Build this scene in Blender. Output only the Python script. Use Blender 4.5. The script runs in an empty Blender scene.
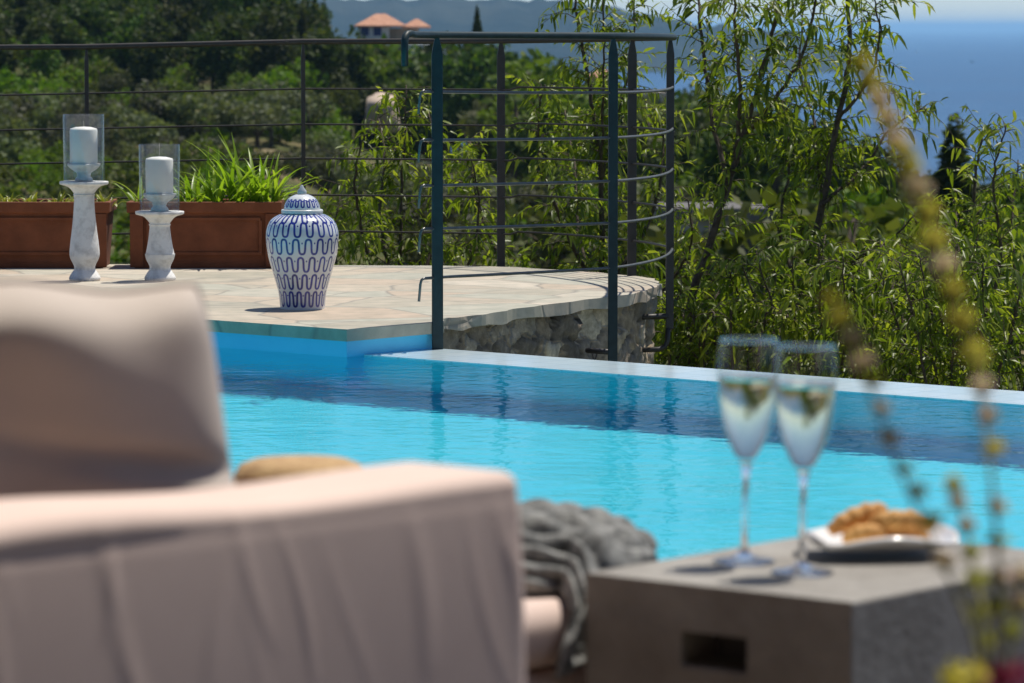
import bpy, bmesh, math, random
import numpy as np
from mathutils import Vector
random.seed(7)
rng = np.random.default_rng(11)
scene = bpy.context.scene
col = scene.collection
R = math.radians

# ------------------------------------------------------------------ camera, sky, sun, exposure
F = 4000.0                      # focal length in pixels of the 1024 wide frame
HZ = 27.0                       # image row of the sea horizon
CAMZ = 1.0
PITCH = math.atan((341.5 - HZ) / F)
cd = bpy.data.cameras.new('camera')
cam = bpy.data.objects.new('camera', cd); col.objects.link(cam)
cd.sensor_width = 36.0
cd.lens = F / 1024 * 36.0
cd.clip_start = 0.05; cd.clip_end = 5.0e5
cam.location = (0, 0, CAMZ)
cam.rotation_euler = (math.pi / 2 - PITCH, 0, 0)
cd.dof.use_dof = True
cd.dof.focus_distance = 13.6
cd.dof.aperture_fstop = 10.8
scene.camera = cam

SUN_EL, SUN_AZ = R(69), math.atan2(0.685, 0.73)      # azimuth clockwise from +Y
sd = Vector((math.sin(SUN_AZ) * math.cos(SUN_EL), math.cos(SUN_AZ) * math.cos(SUN_EL), math.sin(SUN_EL)))
world = bpy.data.worlds.new('World'); scene.world = world; world.use_nodes = True
wn = world.node_tree
sky = wn.nodes.new('ShaderNodeTexSky'); sky.sky_type = 'NISHITA'; sky.sun_disc = False
sky.sun_elevation = SUN_EL; sky.sun_rotation = SUN_AZ
sky.air_density = .55; sky.dust_density = .3; sky.ozone_density = 1.5
wn.links.new(sky.outputs[0], wn.nodes['Background'].inputs[0])
wn.nodes['Background'].inputs[1].default_value = 0.112
ld = bpy.data.lights.new('sun', 'SUN'); ld.energy = 4.8; ld.angle = R(0.53); ld.color = (1, .94, .84)
sun = bpy.data.objects.new('sun', ld); col.objects.link(sun)
sun.rotation_euler = sd.to_track_quat('Z', 'Y').to_euler()
sun.location = (0, 0, 40)
ld.cycles.is_caustics_light = True

vs = scene.view_settings
vs.view_transform = 'Standard'; vs.look = 'None'; vs.exposure = 0.12; vs.gamma = 1.0
vs.use_curve_mapping = False
cy = scene.cycles
cy.use_denoising = True
cy.max_bounces = 20; cy.transmission_bounces = 14; cy.transparent_max_bounces = 24
cy.diffuse_bounces = 9; cy.glossy_bounces = 4; cy.volume_bounces = 2
cy.sample_clamp_indirect = 6
cy.caustics_reflective = False; cy.caustics_refractive = True

# ------------------------------------------------------------------ helpers
def at_z(px, py, z):
    """world point at height z seen at image position (level approximation of the lens)"""
    t = (py - 341.5) / F; s = (px - 512) / F
    c, n = math.cos(PITCH), math.sin(PITCH)
    d = Vector((s, c - t * n, -n - t * c))
    k = (z - CAMZ) / d.z
    return Vector((d.x * k, d.y * k, z))

def at_y(px, py, Y):
    t = (py - 341.5) / F; s = (px - 512) / F
    c, n = math.cos(PITCH), math.sin(PITCH)
    d = Vector((s, c - t * n, -n - t * c))
    k = Y / d.y
    return Vector((d.x * k, Y, CAMZ + d.z * k))

TH = R(-42)
U = Vector((math.cos(TH), math.sin(TH), 0)); V = Vector((-math.sin(TH), math.cos(TH), 0))
def uv(u, v, z=0.0):
    p = U * u + V * v
    return Vector((p.x, p.y, z))

class MB:
    def __init__(self): self.v = []; self.f = []; self.sm = []
    def add(self, vs_, fs, smooth=True):
        o = len(self.v); self.v += [tuple(p) for p in vs_]
        self.f += [tuple(i + o for i in f) for f in fs]; self.sm += [smooth] * len(fs)
        return self
    def box(self, lo, hi, ax=None, org=None):
        x0, y0, z0 = lo; x1, y1, z1 = hi
        ps = [(x, y, z) for z in (z0, z1) for (x, y) in ((x0, y0), (x1, y0), (x1, y1), (x0, y1))]
        if ax: ps = [(org + ax[0] * p[0] + ax[1] * p[1] + Vector((0, 0, p[2]))) for p in ps]
        return self.add(ps, [(0, 3, 2, 1), (4, 5, 6, 7), (0, 1, 5, 4), (1, 2, 6, 5), (2, 3, 7, 6), (3, 0, 4, 7)], False)
    def uvbox(self, u0, u1, v0, v1, z0, z1):
        return self.box((u0, v0, z0), (u1, v1, z1), (U, V), Vector((0, 0, 0)))
    def tube(self, pts, rad, n=8, flat=None, cap=True):
        """tube along points; rad number or list; flat=(a,b,dir): rectangular section"""
        pts = [Vector(p) for p in pts]; m = len(pts)
        rad = rad if isinstance(rad, (list, tuple)) else [rad] * m
        o = []; prev = None
        for i, p in enumerate(pts):
            t = (pts[min(i + 1, m - 1)] - pts[max(i - 1, 0)]).normalized()
            if prev is None:
                a = Vector((0, 0, 1)) if abs(t.z) < .9 else Vector((1, 0, 0))
                x = t.cross(a).normalized()
            else:
                x = (prev - t * prev.dot(t)).normalized()
            prev = x; y = t.cross(x)
            for k in range(n):
                an = 2 * math.pi * k / n
                o.append(p + (x * math.cos(an) + y * math.sin(an)) * rad[i])
        fs = []
        for i in range(m - 1):
            for k in range(n):
                a = i * n + k; b = i * n + (k + 1) % n
                fs.append((a, b, b + n, a + n))
        if cap:
            fs.append(tuple(range(n - 1, -1, -1))); fs.append(tuple(range((m - 1) * n, m * n)))
        return self.add(o, fs)
    def lathe(self, prof, cx, cy, n=48, z0=0.0):
        o = []; fs = []
        for r, z in prof:
            for k in range(n):
                a = 2 * math.pi * k / n
                o.append((cx + r * math.cos(a), cy + r * math.sin(a), z0 + z))
        for i in range(len(prof) - 1):
            for k in range(n):
                a = i * n + k; b = i * n + (k + 1) % n
                fs.append((a, b, b + n, a + n))
        return self.add(o, fs)
    def grid(self, P, closed=False):
        """P: list of rows of points"""
        m, n = len(P), len(P[0])
        fs = []
        for i in range(m - 1):
            for j in range(n if closed else n - 1):
                a = i * n + j; b = i * n + (j + 1) % n
                fs.append((a, b, b + n, a + n))
        return self.add([p for r in P for p in r], fs)
    def build(self, name, m, parent=None, bevel=0, attr=None, weld=False):
        me = bpy.data.meshes.new(name)
        off = parent.matrix_world.translation if parent and parent.parent is None else Vector((0, 0, 0))
        if parent: off = root_loc(parent)
        me.from_pydata([(p[0] - off.x, p[1] - off.y, p[2] - off.z) for p in self.v], [], self.f)
        me.polygons.foreach_set('use_smooth', self.sm)
        me.update()
        ob = bpy.data.objects.new(name, me); col.objects.link(ob)
        if parent: ob.parent = parent
        if m: me.materials.append(m)
        if bevel:
            b = ob.modifiers.new('bevel', 'BEVEL'); b.width = bevel; b.segments = 2; b.limit_method = 'ANGLE'
        if attr is not None:
            a = me.attributes.new('rnd', 'FLOAT', 'POINT'); a.data.foreach_set('value', np.asarray(attr, dtype=np.float32))
        return ob

def root_loc(o):
    p = Vector((0, 0, 0))
    while o: p += o.location; o = o.parent
    return p
def tag(o, label=None, cat=None, group=None, kind=None):
    if label: o['label'] = label
    if cat: o['category'] = cat
    if group: o['group'] = group
    if kind: o['kind'] = kind
    return o
def thing(name, loc, label, cat, group=None):
    o = bpy.data.objects.new(name, None); col.objects.link(o); o.location = loc; o.empty_display_size = .1
    return tag(o, label, cat, group)
def np_obj(name, verts, faces, m, parent=None, attr=None, smooth=True):
    """fast mesh from numpy arrays: faces (n,4) or (n,3)"""
    me = bpy.data.meshes.new(name)
    off = np.array(root_loc(parent)) if parent else np.zeros(3)
    verts = np.asarray(verts, dtype=np.float32) - off.astype(np.float32)
    faces = np.asarray(faces, dtype=np.int32); nf, k = faces.shape
    me.vertices.add(len(verts)); me.vertices.foreach_set('co', verts.ravel())
    me.loops.add(nf * k); me.loops.foreach_set('vertex_index', faces.ravel())
    me.polygons.add(nf); me.polygons.foreach_set('loop_start', np.arange(nf, dtype=np.int32) * k)
    me.polygons.foreach_set('use_smooth', np.full(nf, smooth))
    if attr is not None:
        a = me.attributes.new('rnd', 'FLOAT', 'POINT'); a.data.foreach_set('value', np.asarray(attr, dtype=np.float32))
    me.update(calc_edges=True); me.validate()
    ob = bpy.data.objects.new(name, me); col.objects.link(ob)
    if parent: ob.parent = parent
    if m: me.materials.append(m)
    return ob
def dup(o, loc, rz=0, sc=(1, 1, 1)):
    c = o.copy(); col.objects.link(c); c.location = loc; c.rotation_euler = (0, 0, rz); c.scale = sc
    for ch in o.children:
        d = ch.copy(); col.objects.link(d); d.parent = c
    return c
def shade_noise(p, s=1.0, seed=0):
    """cheap smooth pseudo noise on arrays"""
    x, y = p[0] * s + seed * 1.7, p[1] * s - seed * 2.3
    return (np.sin(x * 1.3 + 1.7 * np.sin(y * .9 + seed)) + np.sin(y * 1.7 + 1.3 * np.sin(x * 1.1)) + np.sin((x + y) * 2.3 + seed)) / 3

# ------------------------------------------------------------------ materials
def nmat(name):
    m = bpy.data.materials.new(name); m.use_nodes = True
    nt = m.node_tree; return m, nt, nt.nodes['Principled BSDF'], nt.nodes['Material Output']
def ramp(nt, stops):
    r = nt.nodes.new('ShaderNodeValToRGB'); e = r.color_ramp.elements
    while len(e) < len(stops): e.new(.5)
    for el, (p, c) in zip(e, stops): el.position = p; el.color = (*c, 1)
    return r
def noise(nt, scale, detail=4, rough=.55, vec=None, stretch=None, coord='Object'):
    tc = nt.nodes.new('ShaderNodeTexCoord'); n = nt.nodes.new('ShaderNodeTexNoise')
    n.inputs['Scale'].default_value = scale; n.inputs['Detail'].default_value = detail; n.inputs['Roughness'].default_value = rough
    if stretch:
        mp = nt.nodes.new('ShaderNodeMapping'); mp.inputs['Scale'].default_value = stretch
        nt.links.new(tc.outputs[coord], mp.inputs[0]); nt.links.new(mp.outputs[0], n.inputs['Vector'])
    else: nt.links.new(tc.outputs[coord], n.inputs['Vector'])
    return n
def bump(nt, b, h, strength, dist):
    bn = nt.nodes.new('ShaderNodeBump'); bn.inputs['Strength'].default_value = strength; bn.inputs['Distance'].default_value = dist
    nt.links.new(h, bn.inputs['Height']); nt.links.new(bn.outputs[0], b.inputs['Normal']); return bn
def noisy(name, c0, c1, scale, rough=.7, bscale=None, bstr=.3, bdist=.01, lo=.35, hi=.65, spec=.5, metal=0, stretch=None, coat=0):
    m, nt, b, o = nmat(name)
    n = noise(nt, scale, 5, .6, stretch=stretch); r = ramp(nt, [(lo, c0), (hi, c1)])
    nt.links.new(n.outputs[0], r.inputs[0]); nt.links.new(r.outputs[0], b.inputs['Base Color'])
    b.inputs['Roughness'].default_value = rough; b.inputs['Specular IOR Level'].default_value = spec; b.inputs['Metallic'].default_value = metal
    b.inputs['Coat Weight'].default_value = coat
    if bscale:
        n2 = noise(nt, bscale, 6, .6); bump(nt, b, n2.outputs[0], bstr, bdist)
    return m
def mixcol(nt, fac, a, b, blend='MIX'):
    n = nt.nodes.new('ShaderNodeMix'); n.data_type = 'RGBA'; n.blend_type = blend
    for s, v in ((n.inputs[0], fac), (n.inputs[6], a), (n.inputs[7], b)):
        if hasattr(v, 'is_output'): nt.links.new(v, s)
        elif isinstance(v, tuple): s.default_value = (*v, 1)
        else: s.default_value = v
    return n.outputs[2]
def leafmat(name, c0, c1, c2, trans=.45, rough=.4, spec=.45, vary=False):
    m, nt, b, o = nmat(name)
    at = nt.nodes.new('ShaderNodeAttribute'); at.attribute_name = 'rnd'
    r = ramp(nt, [(0, c0), (.55, c1), (1, c2)]); nt.links.new(at.outputs['Fac'], r.inputs[0])
    nt.links.new(r.outputs[0], b.inputs['Base Color']); b.inputs['Roughness'].default_value = rough
    b.inputs['Specular IOR Level'].default_value = spec
    t = nt.nodes.new('ShaderNodeBsdfTranslucent')
    oi = nt.nodes.new('ShaderNodeObjectInfo'); hv = nt.nodes.new('ShaderNodeHueSaturation')
    if vary:
        for k_, (lo_, hi_) in (('Value', (.55, 1.55)), ('Hue', (.47, .525)), ('Saturation', (.8, 1.15))):
            mr = nt.nodes.new('ShaderNodeMapRange'); mr.inputs[3].default_value = lo_; mr.inputs[4].default_value = hi_
            nt.links.new(oi.outputs['Random'], mr.inputs[0]); nt.links.new(mr.outputs[0], hv.inputs[k_])
    nt.links.new(r.outputs[0], hv.inputs['Color']); r = hv; nt.links.new(r.outputs[0], b.inputs['Base Color'])
    tcol = mixcol(nt, 1.0, r.outputs[0], (1.25, 1.3, .55), 'MULTIPLY'); nt.links.new(tcol, t.inputs[0])
    mx = nt.nodes.new('ShaderNodeMixShader'); mx.inputs[0].default_value = trans
    nt.links.new(b.outputs[0], mx.inputs[1]); nt.links.new(t.outputs[0], mx.inputs[2]); nt.links.new(mx.outputs[0], o.inputs[0])
    return m

M = {}
M['fabric'] = noisy('sofa_fabric', (.67, .525, .465), (.73, .58, .515), 3, .9, 900, .25, .002, spec=.15)
M['pillow'] = noisy('pillow_linen', (.50, .435, .385), (.58, .505, .45), 4, .92, 700, .3, .002, spec=.15)
M['concrete'] = noisy('cast_concrete', (.19, .172, .15), (.33, .31, .28), 9, .72, 70, .6, .008, .3, .68)
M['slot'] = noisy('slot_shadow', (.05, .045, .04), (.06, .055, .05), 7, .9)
M['iron'] = noisy('painted_iron', (.008, .022, .026), (.014, .033, .038), 30, .5, 200, .1, .002, spec=.35)
M['iron_far'] = noisy('weathered_iron', (.022, .02, .018), (.034, .03, .027), 30, .5, 200, .1, .002)
M['iron_rod'] = noisy('bare_rod', (.07, .075, .075), (.12, .12, .115), 30, .35, 200, .1, .002)
M['porcelain'] = None
M['terracotta'] = noisy('terracotta', (.145, .042, .014), (.22, .068, .026), 9, .85, 90, .3, .006)
M['soil'] = noisy('soil', (.03, .02, .012), (.07, .045, .03), 30, .95, 80, .8, .02)
M['candlewax'] = nmat('candle_wax')[0]
b = M['candlewax'].node_tree.nodes['Principled BSDF']
b.inputs['Base Color'].default_value = (.84, .83, .80, 1); b.inputs['Roughness'].default_value = .5
b.inputs['Subsurface Weight'].default_value = .25; b.inputs['Subsurface Radius'].default_value = (.02, .018, .015)
M['whitewash'] = noisy('whitewashed_wood', (.46, .45, .44), (.78, .775, .76), 22, .75, 60, .4, .006, .28, .55)
M['wick'] = noisy('wick', (.3, .28, .25), (.4, .38, .33), 50, .9)
M['bark'] = noisy('bark', (.055, .04, .028), (.13, .1, .075), 40, .9, 120, .6, .01)
M['bark_far'] = noisy('bark_far', (.06, .045, .03), (.11, .085, .06), 3, .9)
M['white_china'] = noisy('white_china', (.78, .77, .75), (.82, .81, .79), 3, .12, coat=.3)
M['cookie'] = noisy('baked_dough', (.46, .20, .045), (.72, .40, .12), 38, .7, 90, .7, .004, .3, .68)
M['straw'] = noisy('woven_straw', (.40, .235, .10), (.60, .40, .19), 60, .75, 260, .8, .004, .3, .7)
M['knit'] = noisy('grey_wool', (.10, .105, .108), (.40, .40, .385), 60, .95, 350, .8, .005, .3, .65, spec=.1)
M['pool'] = noisy('pool_plaster', (.06, .76, .96), (.09, .80, .97), 1.6, .6)
M['pool_wall'] = noisy('pool_blue_paint', (.07, .53, .84), (.09, .58, .88), 5, .4, 40, .1, .003)
M['leaf'] = leafmat('almond_leaf', (.075, .115, .012), (.165, .23, .022), (.33, .37, .05), .52, .4)
M['leaf_dark'] = leafmat('dark_leaf', (.025, .05, .012), (.045, .08, .018), (.085, .125, .03), .3, .45)
M['leaf_bright'] = leafmat('corn_leaf', (.13, .24, .015), (.23, .36, .03), (.36, .46, .06), .5, .35)
M['leaf_succ'] = leafmat('succulent_leaf', (.16, .2, .03), (.28, .30, .05), (.38, .36, .07), .3, .4)
M['needle'] = leafmat('pine_needles', (.016, .03, .008), (.045, .07, .014), (.13, .15, .028), .32, .6, .2, True)
M['olive'] = leafmat('olive_leaves', (.05, .062, .03), (.10, .115, .06), (.17, .185, .105), .32, .6, .2, True)
M['bushleaf'] = leafmat('bush_leaves', (.035, .06, .01), (.085, .125, .018), (.17, .20, .035), .4, .6, .2, True)
M['red_tile'] = noisy('clay_tiles', (.40, .19, .115), (.55, .29, .19), 3, .8, 12, .3, .03)
M['white_wall'] = noisy('white_render', (.62, .60, .57), (.70, .68, .64), 1, .85)
M['stone_wall_far'] = noisy('rubble_wall', (.17, .15, .12), (.28, .25, .21), 2, .9)
M['beige_wall'] = noisy('beige_render', (.50, .43, .34), (.58, .5, .4), 1, .85)
M['shutter'] = noisy('blue_shutter', (.02, .04, .14), (.03, .05, .18), 3, .5)
M['grey_wall'] = noisy('grey_block_wall', (.27, .245, .235), (.36, .335, .32), 1.2, .9)
M['rough_roof'] = noisy('felt_roof', (.10, .095, .09), (.15, .14, .135), 1.5, .95)
M['hull'] = noisy('boat_white', (.8, .8, .8), (.85, .85, .85), .5, .4)
M['hull_dark'] = noisy('boat_dark', (.04, .05, .06), (.05, .06, .07), .5, .4)

def thin_glass():
    m, nt, b, o = nmat('thin_glass'); nt.nodes.remove(b)
    tr = nt.nodes.new('ShaderNodeBsdfTransparent'); tr.inputs[0].default_value = (.95, .965, .965, 1)
    gl = nt.nodes.new('ShaderNodeBsdfGlossy'); gl.inputs['Roughness'].default_value = .02
    fr = nt.nodes.new('ShaderNodeFresnel'); ge = nt.nodes.new('ShaderNodeNewGeometry')
    im = nt.nodes.new('ShaderNodeMath'); im.operation = 'MULTIPLY_ADD'; im.inputs[1].default_value = -(1.6 - 1 / 1.6); im.inputs[2].default_value = 1.6
    nt.links.new(ge.outputs['Backfacing'], im.inputs[0]); nt.links.new(im.outputs[0], fr.inputs[0])
    mx = nt.nodes.new('ShaderNodeMixShader')
    nt.links.new(fr.outputs[0], mx.inputs[0]); nt.links.new(tr.outputs[0], mx.inputs[1]); nt.links.new(gl.outputs[0], mx.inputs[2])
    nt.links.new(mx.outputs[0], o.inputs[0]); return m
M['thin_glass'] = thin_glass()
def solid(name, ior, colr, rough=0):
    m, nt, b, o = nmat(name)
    b.inputs['Transmission Weight'].default_value = 1; b.inputs['IOR'].default_value = ior
    b.inputs['Base Color'].default_value = (*colr, 1); b.inputs['Roughness'].default_value = rough; return m
M['glass'] = solid('crystal', 1.5, (.99, .99, .99), .05)
M['wine'] = solid('pale_wine', 1.34, (.985, .955, .76))
def water_mat():
    m, nt, b, o = nmat('pool_water'); nt.nodes.remove(b)
    b = nt.nodes.new('ShaderNodeBsdfRefraction'); b.inputs['IOR'].default_value = 1.33; b.inputs['Roughness'].default_value = 0
    b.inputs['Color'].default_value = (.87, .98, 1, 1)
    gl = nt.nodes.new('ShaderNodeBsdfGlossy'); gl.inputs['Roughness'].default_value = .0
    fr = nt.nodes.new('ShaderNodeFresnel'); fr.inputs[0].default_value = 1.33
    fm = nt.nodes.new('ShaderNodeMath'); fm.operation = 'MULTIPLY'; fm.inputs[1].default_value = .62
    mx = nt.nodes.new('ShaderNodeMixShader'); nt.links.new(fr.outputs[0], fm.inputs[0]); nt.links.new(fm.outputs[0], mx.inputs[0])
    nt.links.new(b.outputs[0], mx.inputs[1]); nt.links.new(gl.outputs[0], mx.inputs[2]); nt.links.new(mx.outputs[0], o.inputs[0])
    tc = nt.nodes.new('ShaderNodeTexCoord')
    def wav(scale, detail, st):
        mp = nt.nodes.new('ShaderNodeMapping'); mp.inputs['Scale'].default_value = st; mp.inputs['Rotation'].default_value = (0, 0, R(12))
        n = nt.nodes.new('ShaderNodeTexNoise'); n.inputs['Scale'].default_value = scale; n.inputs['Detail'].default_value = detail
        nt.links.new(tc.outputs['Object'], mp.inputs[0]); nt.links.new(mp.outputs[0], n.inputs['Vector']); return n.outputs[0]
    a = wav(15, 2, (.75, 1, 1)); c = wav(2.2, 2, (1, 1, 1))
    ad = nt.nodes.new('ShaderNodeMath'); ad.operation = 'MULTIPLY_ADD'; ad.inputs[1].default_value = 2.2
    nt.links.new(c, ad.inputs[0]); nt.links.new(a, ad.inputs[2])
    bn = bump(nt, b, ad.outputs[0], 1.0, .0042)
    nt.links.new(bn.outputs[0], gl.inputs['Normal']); nt.links.new(bn.outputs[0], fr.inputs['Normal']); return m
M['water'] = water_mat()
def lip_mat():
    m, nt, b, o = nmat('wet_mosaic_edge')
    tc = nt.nodes.new('ShaderNodeTexCoord'); mp = nt.nodes.new('ShaderNodeMapping'); mp.inputs['Rotation'].default_value = (0, 0, -TH)
    br = nt.nodes.new('ShaderNodeTexBrick'); br.offset = 0; br.inputs['Scale'].default_value = 1
    br.inputs['Brick Width'].default_value = .12; br.inputs['Row Height'].default_value = .12; br.inputs['Mortar Size'].default_value = .004
    br.inputs['Color1'].default_value = (.64, .80, .88, 1); br.inputs['Color2'].default_value = (.72, .85, .90, 1); br.inputs['Mortar'].default_value = (.5, .66, .74, 1)
    nt.links.new(tc.outputs['Object'], mp.inputs[0]); nt.links.new(mp.outputs[0], br.inputs['Vector'])
    nt.links.new(br.outputs[0], b.inputs['Base Color']); b.inputs['Roughness'].default_value = .35
    b.inputs['Coat Weight'].default_value = 1; b.inputs['Coat Roughness'].default_value = .16; b.inputs['Coat IOR'].default_value = 1.33
    n = noise(nt, 9, 2); bump(nt, b, n.outputs[0], .5, .002); return m
M['lip'] = lip_mat()
def paving(name, scale, tint=(1, 1, 1)):
    m, nt, b, o = nmat(name)
    tc = nt.nodes.new('ShaderNodeTexCoord')
    nz = nt.nodes.new('ShaderNodeTexNoise'); nz.inputs['Scale'].default_value = 3; nt.links.new(tc.outputs['Object'], nz.inputs['Vector'])
    vec = mixcol(nt, .08, tc.outputs['Object'], nz.outputs[1], 'ADD')
    vo = nt.nodes.new('ShaderNodeTexVoronoi'); vo.inputs['Scale'].default_value = scale; nt.links.new(vec, vo.inputs['Vector'])
    ve = nt.nodes.new('ShaderNodeTexVoronoi'); ve.feature = 'DISTANCE_TO_EDGE'; ve.inputs['Scale'].default_value = scale; nt.links.new(vec, ve.inputs['Vector'])
    sx = nt.nodes.new('ShaderNodeSeparateColor'); nt.links.new(vo.outputs['Color'], sx.inputs[0])
    r = ramp(nt, [(0, (.37, .355, .295)), (.25, (.48, .435, .355)), (.5, (.46, .385, .305)), (.75, (.40, .405, .345)), (1, (.53, .485, .41))])
    nt.links.new(sx.outputs[0], r.inputs[0])
    n2 = noise(nt, 9, 5, .65, stretch=(1, 1, 1)); r2 = ramp(nt, [(.3, (.72, .73, .70)), (.65, (1.05, 1.0, .96))]); nt.links.new(n2.outputs[0], r2.inputs[0])
    c = mixcol(nt, 1.0, r.outputs[0], r2.outputs[0], 'MULTIPLY')
    e = ramp(nt, [(.0, (0, 0, 0)), (.03, (1, 1, 1))]); nt.links.new(ve.outputs[0], e.inputs[0])
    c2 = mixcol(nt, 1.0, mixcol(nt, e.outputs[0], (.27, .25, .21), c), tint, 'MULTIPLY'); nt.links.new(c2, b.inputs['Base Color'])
    b.inputs['Roughness'].default_value = .75
    n3 = noise(nt, 40, 5); ad = nt.nodes.new('ShaderNodeMath'); ad.operation = 'MULTIPLY_ADD'; ad.inputs[1].default_value = .3
    nt.links.new(n3.outputs[0], ad.inputs[0]); nt.links.new(e.outputs[0], ad.inputs[2]); bump(nt, b, ad.outputs[0], .5, .006)
    return m
M['paving'] = paving('flagstone_paving', 2.6)
def stonemat():
    m, nt, b, o = nmat('rubble_stone')
    at = nt.nodes.new('ShaderNodeAttribute'); at.attribute_name = 'rnd'
    r = ramp(nt, [(0, (.07, .058, .042)), (.1, (.15, .125, .095)), (.3, (.31, .255, .19)), (.5, (.46, .345, .215)), (.7, (.27, .255, .23)), (.88, (.54, .43, .29)), (1, (.66, .58, .45))])
    nt.links.new(at.outputs['Fac'], r.inputs[0])
    n2 = noise(nt, 28, 6, .7); r2 = ramp(nt, [(.32, (.55, .53, .5)), (.58, (1, 1, 1)), (.72, (1.7, 1.65, 1.6))]); nt.links.new(n2.outputs[0], r2.inputs[0])
    c = mixcol(nt, 1.0, r.outputs[0], r2.outputs[0], 'MULTIPLY'); nt.links.new(c, b.inputs['Base Color'])
    b.inputs['Roughness'].default_value = .8
    n3 = noise(nt, 60, 6, .65); bump(nt, b, n3.outputs[0], .7, .01); return m
M['rubble'] = stonemat()
def ground_mat():
    m, nt, b, o = nmat('hillside_ground')
    n = noise(nt, .06, 6, .6); r = ramp(nt, [(.34, (.055, .075, .025)), (.5, (.09, .10, .04)), (.6, (.19, .155, .09)), (.72, (.30, .24, .16))])
    nt.links.new(n.outputs[0], r.inputs[0])
    n2 = noise(nt, 1.3, 5, .7); r2 = ramp(nt, [(.3, (.55, .6, .5)), (.7, (1.2, 1.15, 1.1))]); nt.links.new(n2.outputs[0], r2.inputs[0])
    c = mixcol(nt, 1.0, r.outputs[0], r2.outputs[0], 'MULTIPLY'); nt.links.new(c, b.inputs['Base Color'])
    b.inputs['Roughness'].default_value = .95; b.inputs['Specular IOR Level'].default_value = .1
    bump(nt, b, n2.outputs[0], 1, .4); return m
M['ground'] = ground_mat()
def sea_mat():
    m, nt, b, o = nmat('open_sea')
    n0 = noise(nt, .0011, 3, .5, stretch=(1, 3.5, 1)); r = ramp(nt, [(.35, (.003, .05, .15)), (.7, (.006, .085, .215))])
    nt.links.new(n0.outputs[0], r.inputs[0]); nt.links.new(r.outputs[0], b.inputs['Base Color'])
    b.inputs['Roughness'].default_value = .32; b.inputs['IOR'].default_value = 1.33
    n = noise(nt, .35, 4, .6); bump(nt, b, n.outputs[0], 1, 2.2); return m
M['sea'] = sea_mat()
M['porch_wall'] = noisy('porch_stone', (.16, .13, .10), (.26, .22, .18), 4, .9, 20, .5, .02)  # surface of the unseen porch added to block light
M['porch_roof'] = noisy('porch_timber', (.10, .06, .035), (.17, .105, .065), 6, .8)
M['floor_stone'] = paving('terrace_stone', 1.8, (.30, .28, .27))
M['mountain'] = noisy('mountain_scrub', (.012, .02, .016), (.035, .04, .028), .004, .95, .02, .8, 12, .4, .65, spec=.05)

# ------------------------------------------------------------------ terrain, sea, mountain, haze
SEAZ = -80.0
def terrain_z(x, y):
    x = np.asarray(x, float); y = np.asarray(y, float)
    s = x / np.maximum(y, 30.0)                             # slope across the view
    base = np.interp(y, [-200, 17, 24, 60, 110, 200, 300, 380, 440, 520, 600, 900], [-2.0, -2.1, -2.6, -4.2, -6.0, -7.6, -8.4, -6.0, -2.0, 5.0, 6.5, -40])
    # right part: lower and falling to the sea
    low = np.interp(y, [-200, 17, 24, 60, 110, 200, 300, 400, 520, 700, 900], [-2.0, -2.1, -3.0, -5.0, -7.5, -11, -15, -19, -30, -60, -90])
    w = 1 / (1 + np.exp(-(s - 0.0) / 0.028))
    mid = np.interp(y, [-200, 17, 24, 60, 110, 200, 300, 400, 460, 560, 700, 900], [-2.0, -2.1, -2.8, -4.6, -6.6, -9, -10.5, -9.3, -9, -18, -45, -90])
    wl = 1 / (1 + np.exp((s + 0.046) / 0.0035))               # far left wood
    z = low * w + mid * (1 - w)
    z = z * (1 - wl) + base * wl
    n = shade_noise((x, y), .045) * np.clip((y - 25) / 120, 0, 1) * 1.1 + shade_noise((x, y), .16, 3) * np.clip((y - 25) / 120, 0, 1) * .35
    return z + n
ys = np.concatenate([np.linspace(-60, 16, 16), np.linspace(18, 120, 52), np.linspace(124, 560, 110), np.linspace(570, 1000, 30)])
ss = np.linspace(-1, 1, 161)
X = np.array([ss * (60 + .33 * max(yy, 0)) for yy in ys]); Y = np.repeat(ys[:, None], 161, 1)
Z = terrain_z(X, Y)
idx = np.arange(X.size).reshape(X.shape)
fc = np.stack([idx[:-1, :-1], idx[:-1, 1:], idx[1:, 1:], idx[1:, :-1]], -1).reshape(-1, 4)
tag(np_obj('terrain', np.stack([X, Y, Z], -1).reshape(-1, 3), fc, M['ground']), kind='structure')

mb = MB()
SR = 150000
rs = [0, 800, 2000, 4000, 8000, 16000, 32000, 70000, SR]
P = [[(r * math.cos(a), r * math.sin(a), SEAZ) for a in np.linspace(0, math.pi * 2, 65)] for r in rs[1:]]
mb.grid(P); mb.add([(0, 0, SEAZ)] + P[0], [(0, i + 1, i + 2) for i in range(64)])
tag(mb.build('sea', M['sea']), kind='structure')

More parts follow.
